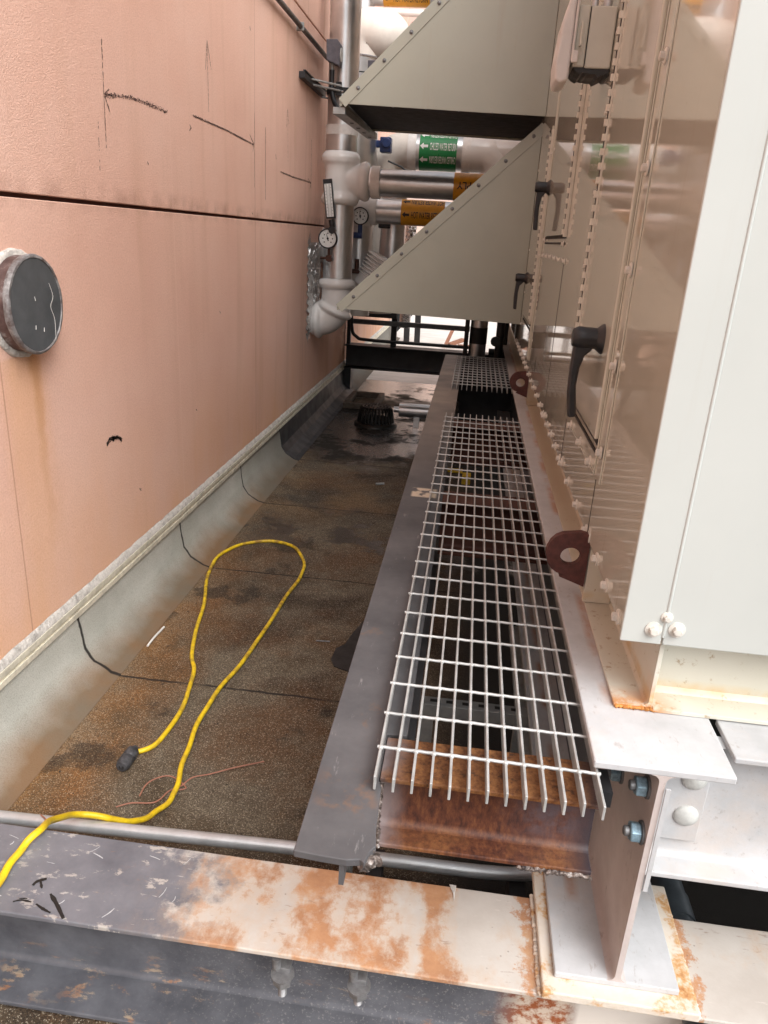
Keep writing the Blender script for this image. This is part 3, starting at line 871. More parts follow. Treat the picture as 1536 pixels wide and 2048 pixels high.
# bolts
bolts = []
def bolt_mesh(sz):
    g = MB(); r = .0085 * sz
    g.lathe((0, 0, 0), (-1, 0, 0), [(0, r * 1.75), (.0018, r * 1.75), (.0026, r * 1.3)], 18)
    st = len(g.v)
    g.lathe((-.0026, 0, 0), (-1, 0, 0), [(0, r * 1.02), (r * .95, r * 1.02), (r * 1.1, r * .78)], 6)
    return g
g = bolt_mesh(1); b0 = g.build('bolt', BOLTP, ahu_o, smooth=30)
g = bolt_mesh(.72); b1 = g.build('bolt', BOLTP, ahu_o, smooth=30)
base_off = -Vector(ahu_o.location)
def bolt(x, y, z, src=b0, rot=0.0):
    c = src.copy(); C.objects.link(c); c.parent = ahu_o
    c.location = Vector((x, y, z)) - Vector(ahu_o.location)
    c.rotation_euler = (random.uniform(0, 1), 0, rot)
    bolts.append(c)
# meshes were stored relative to the parent: shift their data to the origin
for bb in (b0, b1):
    bb.data.transform(Matrix.Translation(Vector(ahu_o.location)))
row = [1.266, 1.40, 1.534, 1.661, 1.708, 1.894, 2.095, 2.288, 2.341, 2.493, 2.657, 2.81, 2.961, 3.005, 3.174, 3.378, 3.575, 3.747, 3.958, 4.186, 4.36, 4.53, 4.68, 4.74, 4.90, 5.06, 5.22, 5.40]
for y in row: bolt(XU, y, .9955)
for z in (1.201, 1.395, 1.593, 1.785, 1.977, 2.17): bolt(XU - .004, 1.660, z)
for y, z in ((2.205, 1.136), (1.99, 1.141), (1.803, 1.14)): bolt(XU, y, z)
for i in range(6): bolt(XU - .002, 2.94 + i * .20, 1.584 + random.uniform(-.004, .004), b1)
for z in (1.58, 1.78, 1.98, 2.17): bolt(XU - .003, 2.345, z, b1)
for y, z in ((4.13, 2.06), (4.13, 1.90), (4.13, 1.70), (4.13, 1.584), (4.13, 1.36), (4.13, 1.15), (3.96, 1.66), (3.06, 1.64), (3.07, 2.0), (3.95, 2.06), (4.95, 2.05), (4.95, 1.6), (4.95, 1.35), (5.0, 1.15)): bolt(XU - .003, y, z, b1)
for x, z in ((.369, 1.004), (.409, 1.008)):
    bolt(x, 1.214, z, b0, PI / 2)
bolt(.388, 1.214, 1.030, b1, PI / 2)
bpy.data.objects.remove(b0); bpy.data.objects.remove(b1)
# side seams and trims
g = MB()
for y0_, y1_ in ((1.628, 1.636), (1.714, 1.722)): g.box(XU - .0035, XU - .0003, y0_ + .002, y1_ - .002, 1.135, ZT)
g.box(XU - .0035, XU - .0003, 1.7205, 2.215, 1.132, 1.136)
g.build('door_trim', GLOSS, ahu_o, bevel=.0012)
g = MB()
for y, zz in ((1.685, 1.13), (2.315, 1.13), (2.985, 1.568), (3.65, 1.13)):
    g = MB(); g.box(XU - .0012, XU - .0002, y - .0012, y + .0012, .99, zz); g.build('panel_seam', GASKET, ahu_o)
g = MB()
g.box(XU - .007, XU - .0003, 4.095, 4.103, 1.05, 2.75).box(XU - .007, XU - .0003, 4.150, 4.158, 1.05, 2.75)
g.box(XU - .006, XU - .0003, 2.93, 4.09, 1.570, 1.578)
g.build('frame_trim', GLOSS, ahu_o, bevel=.002)
# doors
def door(y0_, y1_, z0, z1, hy, hz0, hz1):
    g = MB(); g.box(XU - .010, XU - .0004, y0_, y1_, z0, z1)
    dr = g.build('access_door', GLOSS, ahu_o, bevel=.003)
    g = MB(); g.box(XU - .0035, XU - .0006, y0_ - .006, y1_ + .006, z0 - .012, z0 - .0005).box(XU - .0035, XU - .0006, y0_ - .006, y1_ + .006, z0 - .034, z0 - .026)
    g.build('gasket', GASKET, dr)
    g = MB(); g.box(XU - .0125, XU - .0005, hy - .016, hy + .016, hz0, hz1); hg = g.build('hinge', HINGE, dr, bevel=.001)
    g = MB(); z = hz0 + .01
    while z < hz1 - .03:
        g.lathe((XU - .0135, hy - .002, z), (0, 0, 1), [(0, .0065), (.0165, .0065)], 12); z += .0352
    g.build('hinge_knuckles', HINGE, hg, smooth=40)
    g = MB(); z = hz0 + .01
    while z < hz1 - .03:
        g.box(XU - .0140, XU - .0126, hy - .010, hy + .003, z + .0172, z + .0345); z += .0352
    g.build('hinge_gaps', GASKET, hg)
    return dr
d1 = door(1.735, 2.255, 1.213, 3.15, 2.272, 1.40, 3.15)
d2 = door(3.04, 3.93, 1.672, 3.15, 3.018, 1.665, 3.15)
d3 = door(4.25, 4.92, 1.22, 2.20, 4.235, 1.24, 2.18)
def lever(par, ym, px, base, tip, scale=1.0):
    """px: outline (x,z) in the plane y=ym"""
    g = MB(); g.prism(px, 'y', ym - .013, ym + .013); h = g.build('lever_handle', BLACKP, par, bevel=.006, seg=3)
    g = MB(); z = base
    g.lathe((XU - .008, ym, z), (-1, 0, 0), [(0, .036), (.006, .034), (.018, .0245), (.045, .0255), (.06, .026), (.072, .020)], 24); g.build('lever_hub', BLACKP, h, smooth=40)
lever(d1, 1.83, [(.247, 1.448), (.262, 1.4545), (.286, 1.4545), (.286, 1.405), (.271, 1.391), (.263, 1.360), (.261, 1.320), (.2715, 1.244), (.252, 1.240), (.243, 1.30), (.241, 1.36), (.243, 1.42)], 1.432, 0)
lever(d2, 3.95, [(.252, 1.908), (.262, 1.913), (.29, 1.914), (.29, 1.868), (.274, 1.846), (.268, 1.80), (.272, 1.698), (.251, 1.700), (.246, 1.78), (.248, 1.86)], 1.892, 0)
lever(d3, 4.86, [(.248, 1.452), (.258, 1.458), (.29, 1.458), (.29, 1.412), (.268, 1.390), (.262, 1.35), (.264, 1.247), (.244, 1.250), (.240, 1.32), (.243, 1.40)], 1.437, 0)
# electrical isolator box with lid
g = MB(); g.box(.246, XU - .0015, 2.45, 2.60, 2.107, 2.258); bxo = g.build('isolator_box', BOXP, ahu_o, bevel=.004)
g = MB(); g.box(.212, .2435, 2.45, 2.60, 2.109, 2.259); g.build('isolator_door', BOXP, bxo, bevel=.004)
g = MB(); g.box(.2435, .246, 2.453, 2.597, 2.112, 2.256); g.build('isolator_gasket', GASKET, bxo)
g = MB(); g.box(.205, .2118, 2.438, 2.612, 2.12, 2.30); g.build('lid_rim', LIDP, bxo, bevel=.003)
g = MB(); prof = [(.205, 2.075), (.205, 2.30), (.190, 2.29), (.172, 2.22), (.163, 2.12), (.168, 2.075), (.180, 2.066)]
g.prism(prof, 'y', 2.446, 2.604); g.build('swing_lid', LIDP, bxo, bevel=.008, seg=3)
g = MB(); g.box(.222, .228, 2.425, 2.431, 2.155, 2.215).box(.222, .228, 2.431, 2.4495, 2.205, 2.213).box(.222, .228, 2.431, 2.4495, 2.157, 2.165); g.build('isolator_latch', BOXP, bxo, bevel=.0015)
g = MB(); g.box(.2055, .2225, 2.425, 2.437, 2.115, 2.145); g.build('lid_clip', LIDP, bxo, bevel=.002)
g = MB()
pr = [(.215, 2.108), (.318, 2.108), (.318, 2.098)]
x = .318; pts = [(.215, 2.1085), (.3165, 2.1085)]
for i in range(14):
    x = .3165 - i * .0072; pts.append((x, 2.100 - random.uniform(0, .008) - (.010 if i in (3, 4) else 0)))
g.prism(pts, 'y', 2.456, 2.596); g.build('sealant_drips', TARM, bxo)
g = MB(); g.cyl((.297, 2.53, 2.258), (.297, 2.53, 3.2), .0125); g.cyl((.265, 2.56, 2.258), (.265, 2.56, 3.2), .009); g.build('isolator_conduit', CONDUIT, bxo, smooth=40)
# lifting lugs
def lug(ym):
    out = [(.322, .872), (.322, 1.004), (.300, 1.009), (.262, 1.003)]
    for i in range(9):
        t = PI / 2 + .25 + i / 8 * (PI * .92)
        out.append((.270 + .046 * math.cos(t), .952 + .052 * math.sin(t)))
    out += [(.262, .893)]
    hole = [(.281 + .0235 * math.cos(2 * PI * i / 24), .947 + .0225 * math.sin(2 * PI * i / 24)) for i in range(24)]
    bm = bmesh.new()
    def loop(poly, y):
        vs = [bm.verts.new((a, y, b)) for a, b in poly]
        return vs, [bm.edges.new((vs[i], vs[(i + 1) % len(vs)])) for i in range(len(vs))]
    f = []
    L = []
    for y in (ym - .010, ym + .010):
        vo, eo = loop(out, y); vh, eh = loop(hole, y)
        bmesh.ops.triangle_fill(bm, use_beauty=True, edges=eo + eh)
        L.append((vo, vh))
    for a, b in ((L[0][0], L[1][0]), (L[0][1], L[1][1])):
        for i in range(len(a)):
            bm.faces.new((a[i], a[(i + 1) % len(a)], b[(i + 1) % len(b)], b[i]))
    g = MB(); bm.verts.index_update()
    g.add([v.co.copy() for v in bm.verts], [tuple(v.index for v in fc.verts) for fc in bm.faces]); bm.free()
    o = g.build('lifting_lug', LUGM, ahu_o)
    g = MB(); g.box(.325, .39, ym - .008, ym + .008, .832, .972); g.build('lug_stiffener', CHANP, o, bevel=.002)
lug(1.66); lug(3.97)
# intake hoods
def hood(y0_, y1_, tipx, zb, k):
    zr = zb + (XU - tipx) * k
    h = bpy.data.objects.new('intake_hood', None); C.objects.link(h); h.parent = ahu_o
    h.location = Vector((-.3, (y0_ + y1_) / 2, zb)) - Vector(ahu_o.location)
    tri = [(tipx, zb), (XU - .001, zb - .022), (XU - .001, zr), (tipx, zb + .018)]
    for ya_, yb_ in ((y0_, y0_ + .012), (y1_ - .012, y1_)):
        g = MB(); g.prism(tri, 'y', ya_, yb_); g.build('hood_cheek', HOODP, h, bevel=.0015)
    n = Vector((-k, 0, 1)).normalized()
    def sl(a, b, y_0, y_1, dd):
        gg = MB(); p = Vector((tipx - .004, 0, zb + .018)); q = Vector((XU - .0015, 0, zr + .004))
        vs = []
        for t in (p, q):
            for yv in (y_0, y_1):
                for o_ in (a, b): vs.append((t.x + n.x * o_, yv, t.z + n.z * o_))
        gg.add(vs, [(0, 1, 3, 2), (4, 6, 7, 5), (0, 4, 5, 1), (2, 3, 7, 6), (0, 2, 6, 4), (1, 5, 7, 3)])
        return gg
    sl(.0, .010, y0_ - .001, y1_ + .001, 0).build('hood_roof', HOODP, h)
    # flange strip along the sloping edge, screwed on
    sl(-.052, -.0002, y0_ - .0045, y0_ - .0005, 0).build('edge_flange', HOODP, h, bevel=.001)
    L = math.hypot(XU - tipx, zr - zb); u = Vector((XU - tipx, 0, zr - zb)).normalized()
    s_ = .125
    while s_ < L - .03:
        gg = MB(); c = Vector((tipx, y0_ - .0045, zb + .018)) + u * s_ - n * .026
        gg.lathe(c, (0, -1, 0), [(0, .012), (.002, .012), (.0025, .0085), (.006, .008), (.0075, .005), (.008, .001)], 14)
        gg.build('hood_screw', BOLTGREY, h, smooth=50); s_ += .213
    g = MB(); ins = [(tipx + .03, zb + .012), (XU - .003, zb - .006), (XU - .003, zr - .05), (tipx + .03, zb + .020)]
    g.prism(ins, 'y', y0_ + .014, y1_ - .014); g.build('hood_shade_fill', BLACKIN, h)  # solid black fill, stands for the shade inside the open hood
    g = MB(); g.box(tipx - .004, tipx + .012, y0_, y1_, zb - .012, zb + .02); g.build('hood_lip', HOODP, h, bevel=.001)
    return h
h1 = hood(5.17, 6.17, -.925, 1.150, .945)
h2 = hood(5.04, 6.24, -.925, 2.374, .985)
hood(5.04, 6.24, -.925, 3.62, .30)  # extra hood added out of view to block sky light by the pipes
for i in range(5):
    g = MB(); q = Vector((-.6 + i * .2, 5.0395, 2.366 - i * .0028)); g.lathe(q, (0, -1, 0), [(0, .004), (.004, .003), (.005, .001)], 8)
    g.build('rivet', BOLTGREY, h2)
st = bpy.data.objects.new('slotted_channel', None); C.objects.link(st); st.parent = ahu_o
st.location = Vector((-.9, 5.6, 2.33)) - Vector(ahu_o.location)
g = MB(); pl = [(-.972, 5.05), (-.895, 5.05), (-.852, 6.20)]
for i in range(7):
    t = i / 6 * PI; pl.append((-.888 + .038 * math.cos(t), 6.215 + .05 * math.sin(t)))
g.prism(pl, 'z', 2.318, 2.356); g.build('channel_body', STRUT, st, bevel=.002)
g = MB()
for i in range(4):
    yy = 5.42 + i * .23; xx = -.925 + (yy - 5.05) * .032
    g.box(xx - .012, xx + .012, yy - .022, yy + .022, 2.3165, 2.3175)
g.build('channel_slots', GASKET, st)

# ================================================================ PIPES
def arrow(size):
    return [Vector(p) * size for p in ((0, .35, 0), (.38, .02, 0), (.38, .22, 0), (.85, .22, 0), (.85, .48, 0), (.38, .48, 0), (.38, .68, 0))], [(0, 1, 2, 5, 6), (2, 3, 4, 5)]
def wrap_text(body, size, xs, th0, axisY, axisZ, r, mat, parent, flip=False, width=None, arr=True):
    vs, fs = text_mesh(body, size, bold=size * .012)
    wd = max(v.x for v in vs)
    sc = 1.0 if width is None else (width - size * 1.05) / wd
    vs = [Vector((v.x * sc + size * 1.05, v.y, 0)) for v in vs]
    av, af = arrow(size); 
    tot = max(v.x for v in vs)
    if flip:
        vs = [Vector((tot - v.x + size * 1.05, size * .7 - v.y, 0)) for v in vs]
    if arr:
        o = len(vs); vs += av; fs = fs + [tuple(i + o for i in q) for q in af]
    bm = bmesh.new(); bv = [bm.verts.new(v) for v in vs]
    for q in fs:
        try: bm.faces.new([bv[i] for i in q])
        except ValueError: pass
    for kk in range(1, 6):
        gm = bm.verts[:] + bm.edges[:] + bm.faces[:]
        bmesh.ops.bisect_plane(bm, geom=gm, plane_co=(0, size * .72 * kk / 6, 0), plane_no=(0, 1, 0))
    bm.verts.index_update()
    g = MB()
    pv = []
    for v in bm.verts:
        th = th0 + (v.co.y - size * .35) / r
        rr = r + .0012
        pv.append((xs + v.co.x, axisY - rr * math.cos(th), axisZ + rr * math.sin(th)))
    g.add(pv, [tuple(v.index for v in f.verts) for f in bm.faces]); bm.free()
    return g.build('lettering', mat, parent)
def xring(mb, x0, x1, y, z, r): mb.lathe((x0, y, z), (1, 0, 0), [(0, r), (x1 - x0, r)], 40)
def zring(mb, x, y, z0, z1, r): mb.lathe((x, y, z0), (0, 0, 1), [(0, r), (z1 - z0, r)], 40)

# hot water supply riser with tee
RY = 6.42
ps = thing('hot_water_supply_pipe', 'silver jacketed riser with glossy white tee, thermometer and gauge beside the pink wall', 'pipe', (-1.16, RY, 1.0))
cx = Yp(684, 262, RY).x; rr = .121
zt1 = Yp(680, 311, RY).z; zb1 = Yp(672, 407, RY).z; zc = Yp(790, 367, RY).z
zlow = Yp(668, 556, RY).z
g = MB(); g.lathe((cx, RY, zt1), (0, 0, 1), [(0, rr + .004), (Yp(684, 262, RY).z - zt1, rr + .004), (Yp(684, 262, RY).z - zt1 + .001, rr - .004), (2.6, rr - .004)], 44)
g.lathe((cx, RY, zlow), (0, 0, 1), [(0, rr), (zb1 - zlow, rr)], 44)
xring(g, cx, XU - .002, RY, zc, .102)
g.build('aluminium_jacket', ALU, ps, smooth=40)
g = MB(); zz = Yp(684, 262, RY).z; g.lathe((cx, RY, zz - .035), (0, 0, 1), [(0, rr + .007), (.068, rr + .007)], 44); g.build('tape_band', BANDM, ps, smooth=40); g = MB()
xr0 = Yp(753, 366, RY).x; xring(g, xr0 - .035, xr0 + .035, RY, zc, .122); g.build('tape_band', BANDM, ps, smooth=40)
g = MB()
g.lathe((cx, RY, zb1 - .015), (0, 0, 1), [(0, .12), (.015, .142), (.045, .155), (.075, .145), (.10, .128), (.14, .124), (zt1 - zb1 - .10, .124), (zt1 - zb1 - .06, .132), (zt1 - zb1 - .035, .150), (zt1 - zb1, .156), (zt1 - zb1 + .03, .140), (zt1 - zb1 + .045, .12)], 40)
g.lathe((cx, RY, zc), (1, 0, 0), [(0, .11), (.10, .115), (.155, .122), (.18, .142), (.205, .150), (.232, .138), (.245, .112)], 40)
o = g.build('white_tee', PVC, ps, smooth=80)
rm = o.modifiers.new('remesh', 'REMESH'); rm.mode = 'VOXEL'; rm.voxel_size = .008; rm.use_smooth_shade = True
sm = o.modifiers.new('smooth', 'SMOOTH'); sm.iterations = 7
g = MB(); xe = cx + .245; g.lathe((xe, RY, zc), (1, 0, 0), [(0, .112), (xr0 - .03 - xe, .112)], 40); g.build('aluminium_collar', ALU, ps, smooth=40)
# white elbow into the wall
g = MB()
ez = zlow
g.lathe((cx, RY, ez - .085), (0, 0, 1), [(0, .126), (.012, .146), (.04, .160), (.07, .150), (.085, .122)], 40)
pth = [Vector((cx, RY, ez - .07)), Vector((cx, RY, ez - .20))]
cr = .15
for i in range(1, 9):
    t = i / 8 * PI / 2
    pth.append(Vector((cx - cr * (1 - math.cos(t)), RY, ez - .20 - cr * math.sin(t))))
pth.append(Vector((WX + .0, RY, ez - .35)))
g.tube(pth, [.128] * len(pth), 36)
for idx, r_ in ((3, .158), (9, .156)):
    p = pth[idx]; a = (pth[idx + 1] - pth[idx - 1]).normalized()
    g.lathe(p - a * .035, a, [(0, .125), (.012, .145), (.035, r_), (.058, .145), (.07, .125)], 36)
o = g.build('white_elbow', PVC, ps, smooth=80)
rm = o.modifiers.new('remesh', 'REMESH'); rm.mode = 'VOXEL'; rm.voxel_size = .008; rm.use_smooth_shade = True
sm = o.modifiers.new('smooth', 'SMOOTH'); sm.iterations = 5
# foil patch on the wall
g = MB(); vs = []; fs = []
nu, nv = 22, 34
for i in range(nu + 1):
    for j in range(nv + 1):
        yy = 6.17 + i / nu * .5; z_ = .83 + j / nv * .72
        rag = .035 * math.sin(j * 1.9) * (1 if i == 0 else 0) + random.uniform(-.012, .012)
        hh = .004 + (0 if i in (0, nu) or j in (0, nv) else random.uniform(0, .016))
        vs.append((WX + hh, yy + rag + .05 * (abs(j - nv / 2) / nv) ** 2, z_))
for i in range(nu):
    for j in range(nv):
        a = i * (nv + 1) + j; fs.append((a, a + nv + 1, a + nv + 2, a + 1))
g.add(vs, fs); g.build('foil_patch', FOIL, ps)
g = MB()
for _ in range(9):
    yy = random.uniform(6.16, 6.26); z_ = random.choice((.84, .83, 1.54)); s_ = 1 if z_ > 1 else -1
    g.add([(WX + .004, yy - .02, z_), (WX + .004, yy + .02, z_), (WX + .01, yy + random.uniform(-.02, .02), z_ + s_ * random.uniform(.04, .11))], [(0, 1, 2)])
g.build('foil_shreds', FOIL, ps)
g = MB(); g.lathe((WX, 6.80, 1.52), (1, 0, 0), [(0, .15), (.04, .155), (.07, .17), (.10, .16), (.12, .13), (.2, .13)], 32); g.build('white_collar', PVC, ps, smooth=60)
# thermometer
TY = RY - .15
a = Yp(655, 358, TY); b = Yp(662, 437, TY)
ax = (b - a).normalized(); sd = Vector((1, 0, 0)) - ax * ax.x; sd.normalize()
def slab(c0, c1, hw, t0, t1):
    vs = []
    for yv in (t0, t1):
        for c, s_ in ((c0, -1), (c0, 1), (c1, 1), (c1, -1)):
            q = c + sd * (s_ * hw); vs.append((q.x, yv, q.z))
    return MB().add(vs, [(0, 1, 2, 3), (7, 6, 5, 4), (0, 4, 5, 1), (1, 5, 6, 2), (2, 6, 7, 3), (3, 7, 4, 0)])
th = slab(a, b, .036, TY - .014, TY + .012).build('thermometer', BLACKP, ps, bevel=.003)
a2 = a + ax * .035; b2 = b - ax * .012
slab(a2, b2, .027, TY - .0165, TY - .0145).build('thermometer_scale', DIAL, th)
g = MB()
n = 30
for i in range(n):
    c = a2 + (b2 - a2) * ((i + .7) / (n + .4)); L = .010 if i % 3 else .017
    for s_ in (-1, 1):
        p = c + sd * (s_ * .007); q = c + sd * (s_ * (.007 + L)); g.bar((p.x, TY - .0172, p.z), (q.x, TY - .0172, q.z), .0006, .0022)
p, q = a2 + ax * .02, b2 - ax * .01; g.bar((p.x, TY - .0172, p.z), (q.x, TY - .0172, q.z), .0006, .003, up=(0, 1, 0))
g.build('thermometer_ticks', INK, th)
g = MB(); e = b + ax * .01; g.tube(smooth_path([(e.x, TY, e.z), (e.x + .01, TY, e.z - .045), (e.x + .012, TY + .02, e.z - .08)], 4), .022, 12); g.lathe((e.x + .012, TY - .02, e.z - .075), (0, 1, 0), [(0, .030), (.10, .030)], 8)
g.build('thermometer_stem', BLACKP, th, smooth=50)
def gauge(par, u, v, y, r, ang):
    c = Yp(u, v, y)
    g = MB(); g.lathe(c, (0, -1, 0), [(-.035, r * .7), (-.03, r * .98), (.004, r), (.008, r * .97), (.008, r * .87), (.002, r * .86)], 40); ga = g.build('pressure_gauge', BLACKP, par, smooth=40)
    g = MB(); g.lathe(c, (0, -1, 0), [(-.002, r * .87), (.0025, r * .87)], 40); g.build('gauge_dial', DIAL, ga, smooth=40)
    g = MB()
    for i in range(31):
        t = math.radians(225 - i * 9); L = .16 if i % 5 == 0 else .07
        p = c + Vector((math.cos(t) * r * .76, -.003, math.sin(t) * r * .76)); q = c + Vector((math.cos(t) * r * (.76 - L), -.003, math.sin(t) * r * (.76 - L)))
        g.bar(p, q, .0006, .0025 if i % 5 == 0 else .0015, up=(0, 1, 0))
    for i in range(7):
        t = math.radians(225 - i * 45); p = c + Vector((math.cos(t) * r * .5, -.003, math.sin(t) * r * .5)); g.box(p.x - .004, p.x + .004, p.y - .0004, p.y, p.z - .005, p.z + .005)
    g.build('gauge_ticks', INK, ga)
    g = MB(); t = math.radians(ang); dv = Vector((math.cos(t), 0, math.sin(t))); p = c - dv * r * .25 + Vector((0, -.005, 0)); q = c + dv * r * .66 + Vector((0, -.005, 0))
    s_ = Vector((-dv.z, 0, dv.x)) * .005; g.add([p - s_, p + s_, q], [(0, 1, 2)]); g.lathe(c + Vector((0, -.003, 0)), (0, -1, 0), [(0, .009), (.004, .008)], 12); g.build('gauge_pointer', INK, ga)
    return ga, c
g1_, c_ = gauge(ps, 655.5, 477, RY - .16, .078, 108)
g = MB(); g.cyl(c_ + Vector((.01, .02, -.07)), c_ + Vector((.01, .02, -.15)), .012); g.cyl(c_ + Vector((.01, -.0, -.15)), c_ + Vector((.01, .18, -.15)), .028, n=8); g.cyl(c_ + Vector((-.06, .02, -.15)), c_ + Vector((.03, .02, -.15)), .011)
g.build('gauge_cock', BRASS, ps, smooth=40)
g = MB()
lab = Yp(908, 370, RY).x
lb_ = MB(); lb_.lathe((lab, RY, zc), (1, 0, 0), [(0, .1035), (.54, .1035)], 44); lo = lb_.build('pipe_label', ORANGE, ps, smooth=40)
wrap_text('WATER SUPPLY', .074, lab - .05, .03, RY, zc, .1035, INK, lo, True, .56, False)
wrap_text('HOT WATER', .074, lab - .05, -1.12, RY, zc, .1035, INK, lo, False, .46, False)

# hot water return pipe
HY = 6.86
pr_ = thing('hot_water_return_pipe', 'silver pipe with orange band reading HOT WATER RETURN below the supply branch', 'pipe', (-1.0, HY, 1.0))
hx = Yp(717, 500, HY).x; hz = Yp(760, 422, HY).z; hr = .103
g = MB(); g.lathe((hx, HY, Yp(715, 541, HY).z), (0, 0, 1), [(0, .102), (hz - Yp(715, 541, HY).z - .1, .102)], 40)
xring(g, hx + .06, XU - .002, HY, hz, hr); g.build('aluminium_jacket', ALU, pr_, smooth=40)
g = MB(); g.lathe((hx, HY, .95), (0, 0, 1), [(0, .118), (Yp(715, 541, HY).z - .95, .118)], 40); g.build('white_sleeve', PVCOLD, pr_, smooth=40)
g = MB(); g.lathe((hx, HY, hz - .13), (0, 0, 1), [(0, .108), (.13, .112), (.2, .10), (.24, .06), (.25, .001)], 36); g.lathe((hx, HY, hz), (1, 0, 0), [(-.08, .001), (-.06, .07), (0, .112), (.15, .112)], 36); g.build('white_elbow', PVC, pr_, smooth=60)
g = MB(); x5 = Yp(748, 422, HY).x; xring(g, x5 - .03, x5 + .03, HY, hz, .118); g.build('tape_band', BANDM, pr_, smooth=40)
x6 = Yp(804, 422, HY).x; x7 = Yp(890, 422, HY).x
g = MB(); g.lathe((x6, HY, hz), (1, 0, 0), [(0, hr + .0015), (x7 - x6, hr + .0015)], 44); lo = g.build('pipe_label', ORANGE, pr_, smooth=40)
wrap_text('HOT WATER RETURN', .074, x6 + .010, -.20, HY, hz, hr + .0015, INK, lo, False, x7 - x6 - .015)
wrap_text('HOT WATER RETURN', .074, x6 + .010, .92, HY, hz, hr + .0015, INK, lo, True, x7 - x6 - .015)
ga, c_ = gauge(pr_, 720.5, 432, HY - .15, .072, 100)
g = MB(); g.cyl(c_ + Vector((0, .02, -.06)), c_ + Vector((0, .02, -.15)), .020); g.cyl(c_ + Vector((-.10, .02, -.155)), c_ + Vector((.02, .02, -.155)), .025); g.build('blue_gauge_cock', BLUEM, pr_, smooth=40)
q = Yp(713, 542, HY - .13)
g = MB(); g.box(q.x - .07, q.x + .07, HY - .16, HY - .05, q.z - .02, q.z + .015); g.cyl((q.x, HY - .12, q.z + .01), (q.x, HY - .12, q.z + .10), .02); g.build('drain_valve', BRASS, pr_, bevel=.004)

# tall pipe with white elbow at the top
UY = 7.5
pu = thing('riser_with_white_elbow', 'tall silver pipe ending in a fat white elbow at top centre', 'pipe', (-1.1, UY, 1.0))
ux = Yp(714, 200, UY).x; ur = .205
z1 = Yp(733, 118, UY).z; z2 = Yp(733, 72, UY).z
g = MB(); g.lathe((ux, UY, 1.3), (0, 0, 1), [(0, ur), (z1 - 1.3, ur)], 40); g.build('aluminium_jacket', ALU, pu, smooth=40)
pth = [Vector((ux, UY, z1 - .01)), Vector((ux, UY, z2 - .10))]
for i in range(1, 9):
    t = i / 8 * PI / 2; pth.append(Vector((ux + .10 * (1 - math.cos(t)), UY, z2 - .10 + .10 * math.sin(t))))
xend = Yp(820, 72, UY).x - .215
for i in range(0, 9):
    t = i / 8 * PI / 2; pth.append(Vector((xend - .10 + .10 * math.sin(t), UY + .10 * (1 - math.cos(t)), z2)))
pth.append(pth[-1] + Vector((0, 1.6, 0)))
g = MB(); g.tube(pth, .215, 44); g.build('white_elbow', PVCOLD, pu, smooth=60)
g = MB(); zring(g, ux, UY, z1 - .008, z1 - .002, .2158); g.build('elbow_seam', GREYBOX, pu)
g = MB(); zring(g, ux, UY, z1 - .14, z1 - .13, ur + .001); g.build('jacket_seam', INK, pu)
q = Yp(770, 285, UY - .15)
g = MB(); g.box(ux + .1, q.x + .03, UY - .04, UY + .02, q.z - .03, q.z + .03); g.box(q.x - .05, q.x + .05, UY - .12, UY, q.z - .075, q.z + .05); g.lathe((q.x + .01, UY - .14, q.z), (0, 1, 0), [(0, .045), (.1, .045)], 8); g.build('blue_valve', BLUEM, pu, bevel=.008)

# chilled water return pipe
CY = 7.75
pc = thing('chilled_water_return_pipe', 'white and silver pipe with green band reading CHILLED WATER RETURN', 'pipe', (-.6, CY, 2.0))
cz = Yp(870, 305, CY).z; crd = .162
xa = Yp(768, 300, CY).x; xb = Yp(841, 300, CY).x; xc = Yp(915, 300, CY).x; xd = Yp(985, 300, CY).x
g = MB(); xring(g, xa + .15, xd - .05, CY, cz, crd - .004); g.build('aluminium_jacket', ALU, pc, smooth=40)
pth = [Vector((xa, CY, .9)), Vector((xa, CY, cz - .2))]
for i in range(1, 9):
    t = i / 8 * PI / 2; pth.append(Vector((xa + .2 * (1 - math.cos(t)), CY, cz - .2 + .2 * math.sin(t))))
pth.append(Vector((xb - .06, CY, cz)))
g = MB(); g.tube(pth, crd, 40); g.build('white_elbow', PVCOLD, pc, smooth=60)
pth = [Vector((xc + .1, CY, cz)), Vector((xd - .1, CY, cz))]
for i in range(1, 9):
    t = i / 8 * PI / 2; pth.append(Vector((xd - .1 + .18 * math.sin(t), CY, cz - .18 * (1 - math.cos(t)))))
pth.append(pth[-1] - Vector((0, 0, .1)))
g = MB(); g.tube(pth, crd, 40); g.lathe((xd - .1, CY, cz), (1, 0, 0), [(0, crd - .02), (1.0, crd - .02)], 36); g.build('white_elbow', PVC, pc, smooth=60)
p = pth[-1]; g = MB(); g.lathe((p.x, CY, .9), (0, 0, 1), [(0, crd - .02), (p.z - .9, crd - .02)], 40); g.build('aluminium_dropper', ALU, pc, smooth=40)
g = MB(); xring(g, Yp(824, 300, CY).x - .03, Yp(832, 300, CY).x + .01, CY, cz, crd + .012); g.build('tape_band', BANDM, pc, smooth=40); g = MB(); xring(g, Yp(928, 300, CY).x - .01, Yp(938, 300, CY).x + .02, CY, cz, crd + .012); g.build('tape_band', BANDM, pc, smooth=40)
g = MB(); g.lathe((xb, CY, cz), (1, 0, 0), [(0, crd), (xc - xb, crd)], 44); lo = g.build('pipe_label', GREEN, pc, smooth=40)
wrap_text('CHILLED WATER RETURN', .088, xb + .006, .22, CY, cz, crd, WHITEINK, lo, False, xc - xb - .012)
wrap_text('CHILLED WATER RETURN', .088, xb + .006, .95, CY, cz, crd, WHITEINK, lo, True, xc - xb - .012)
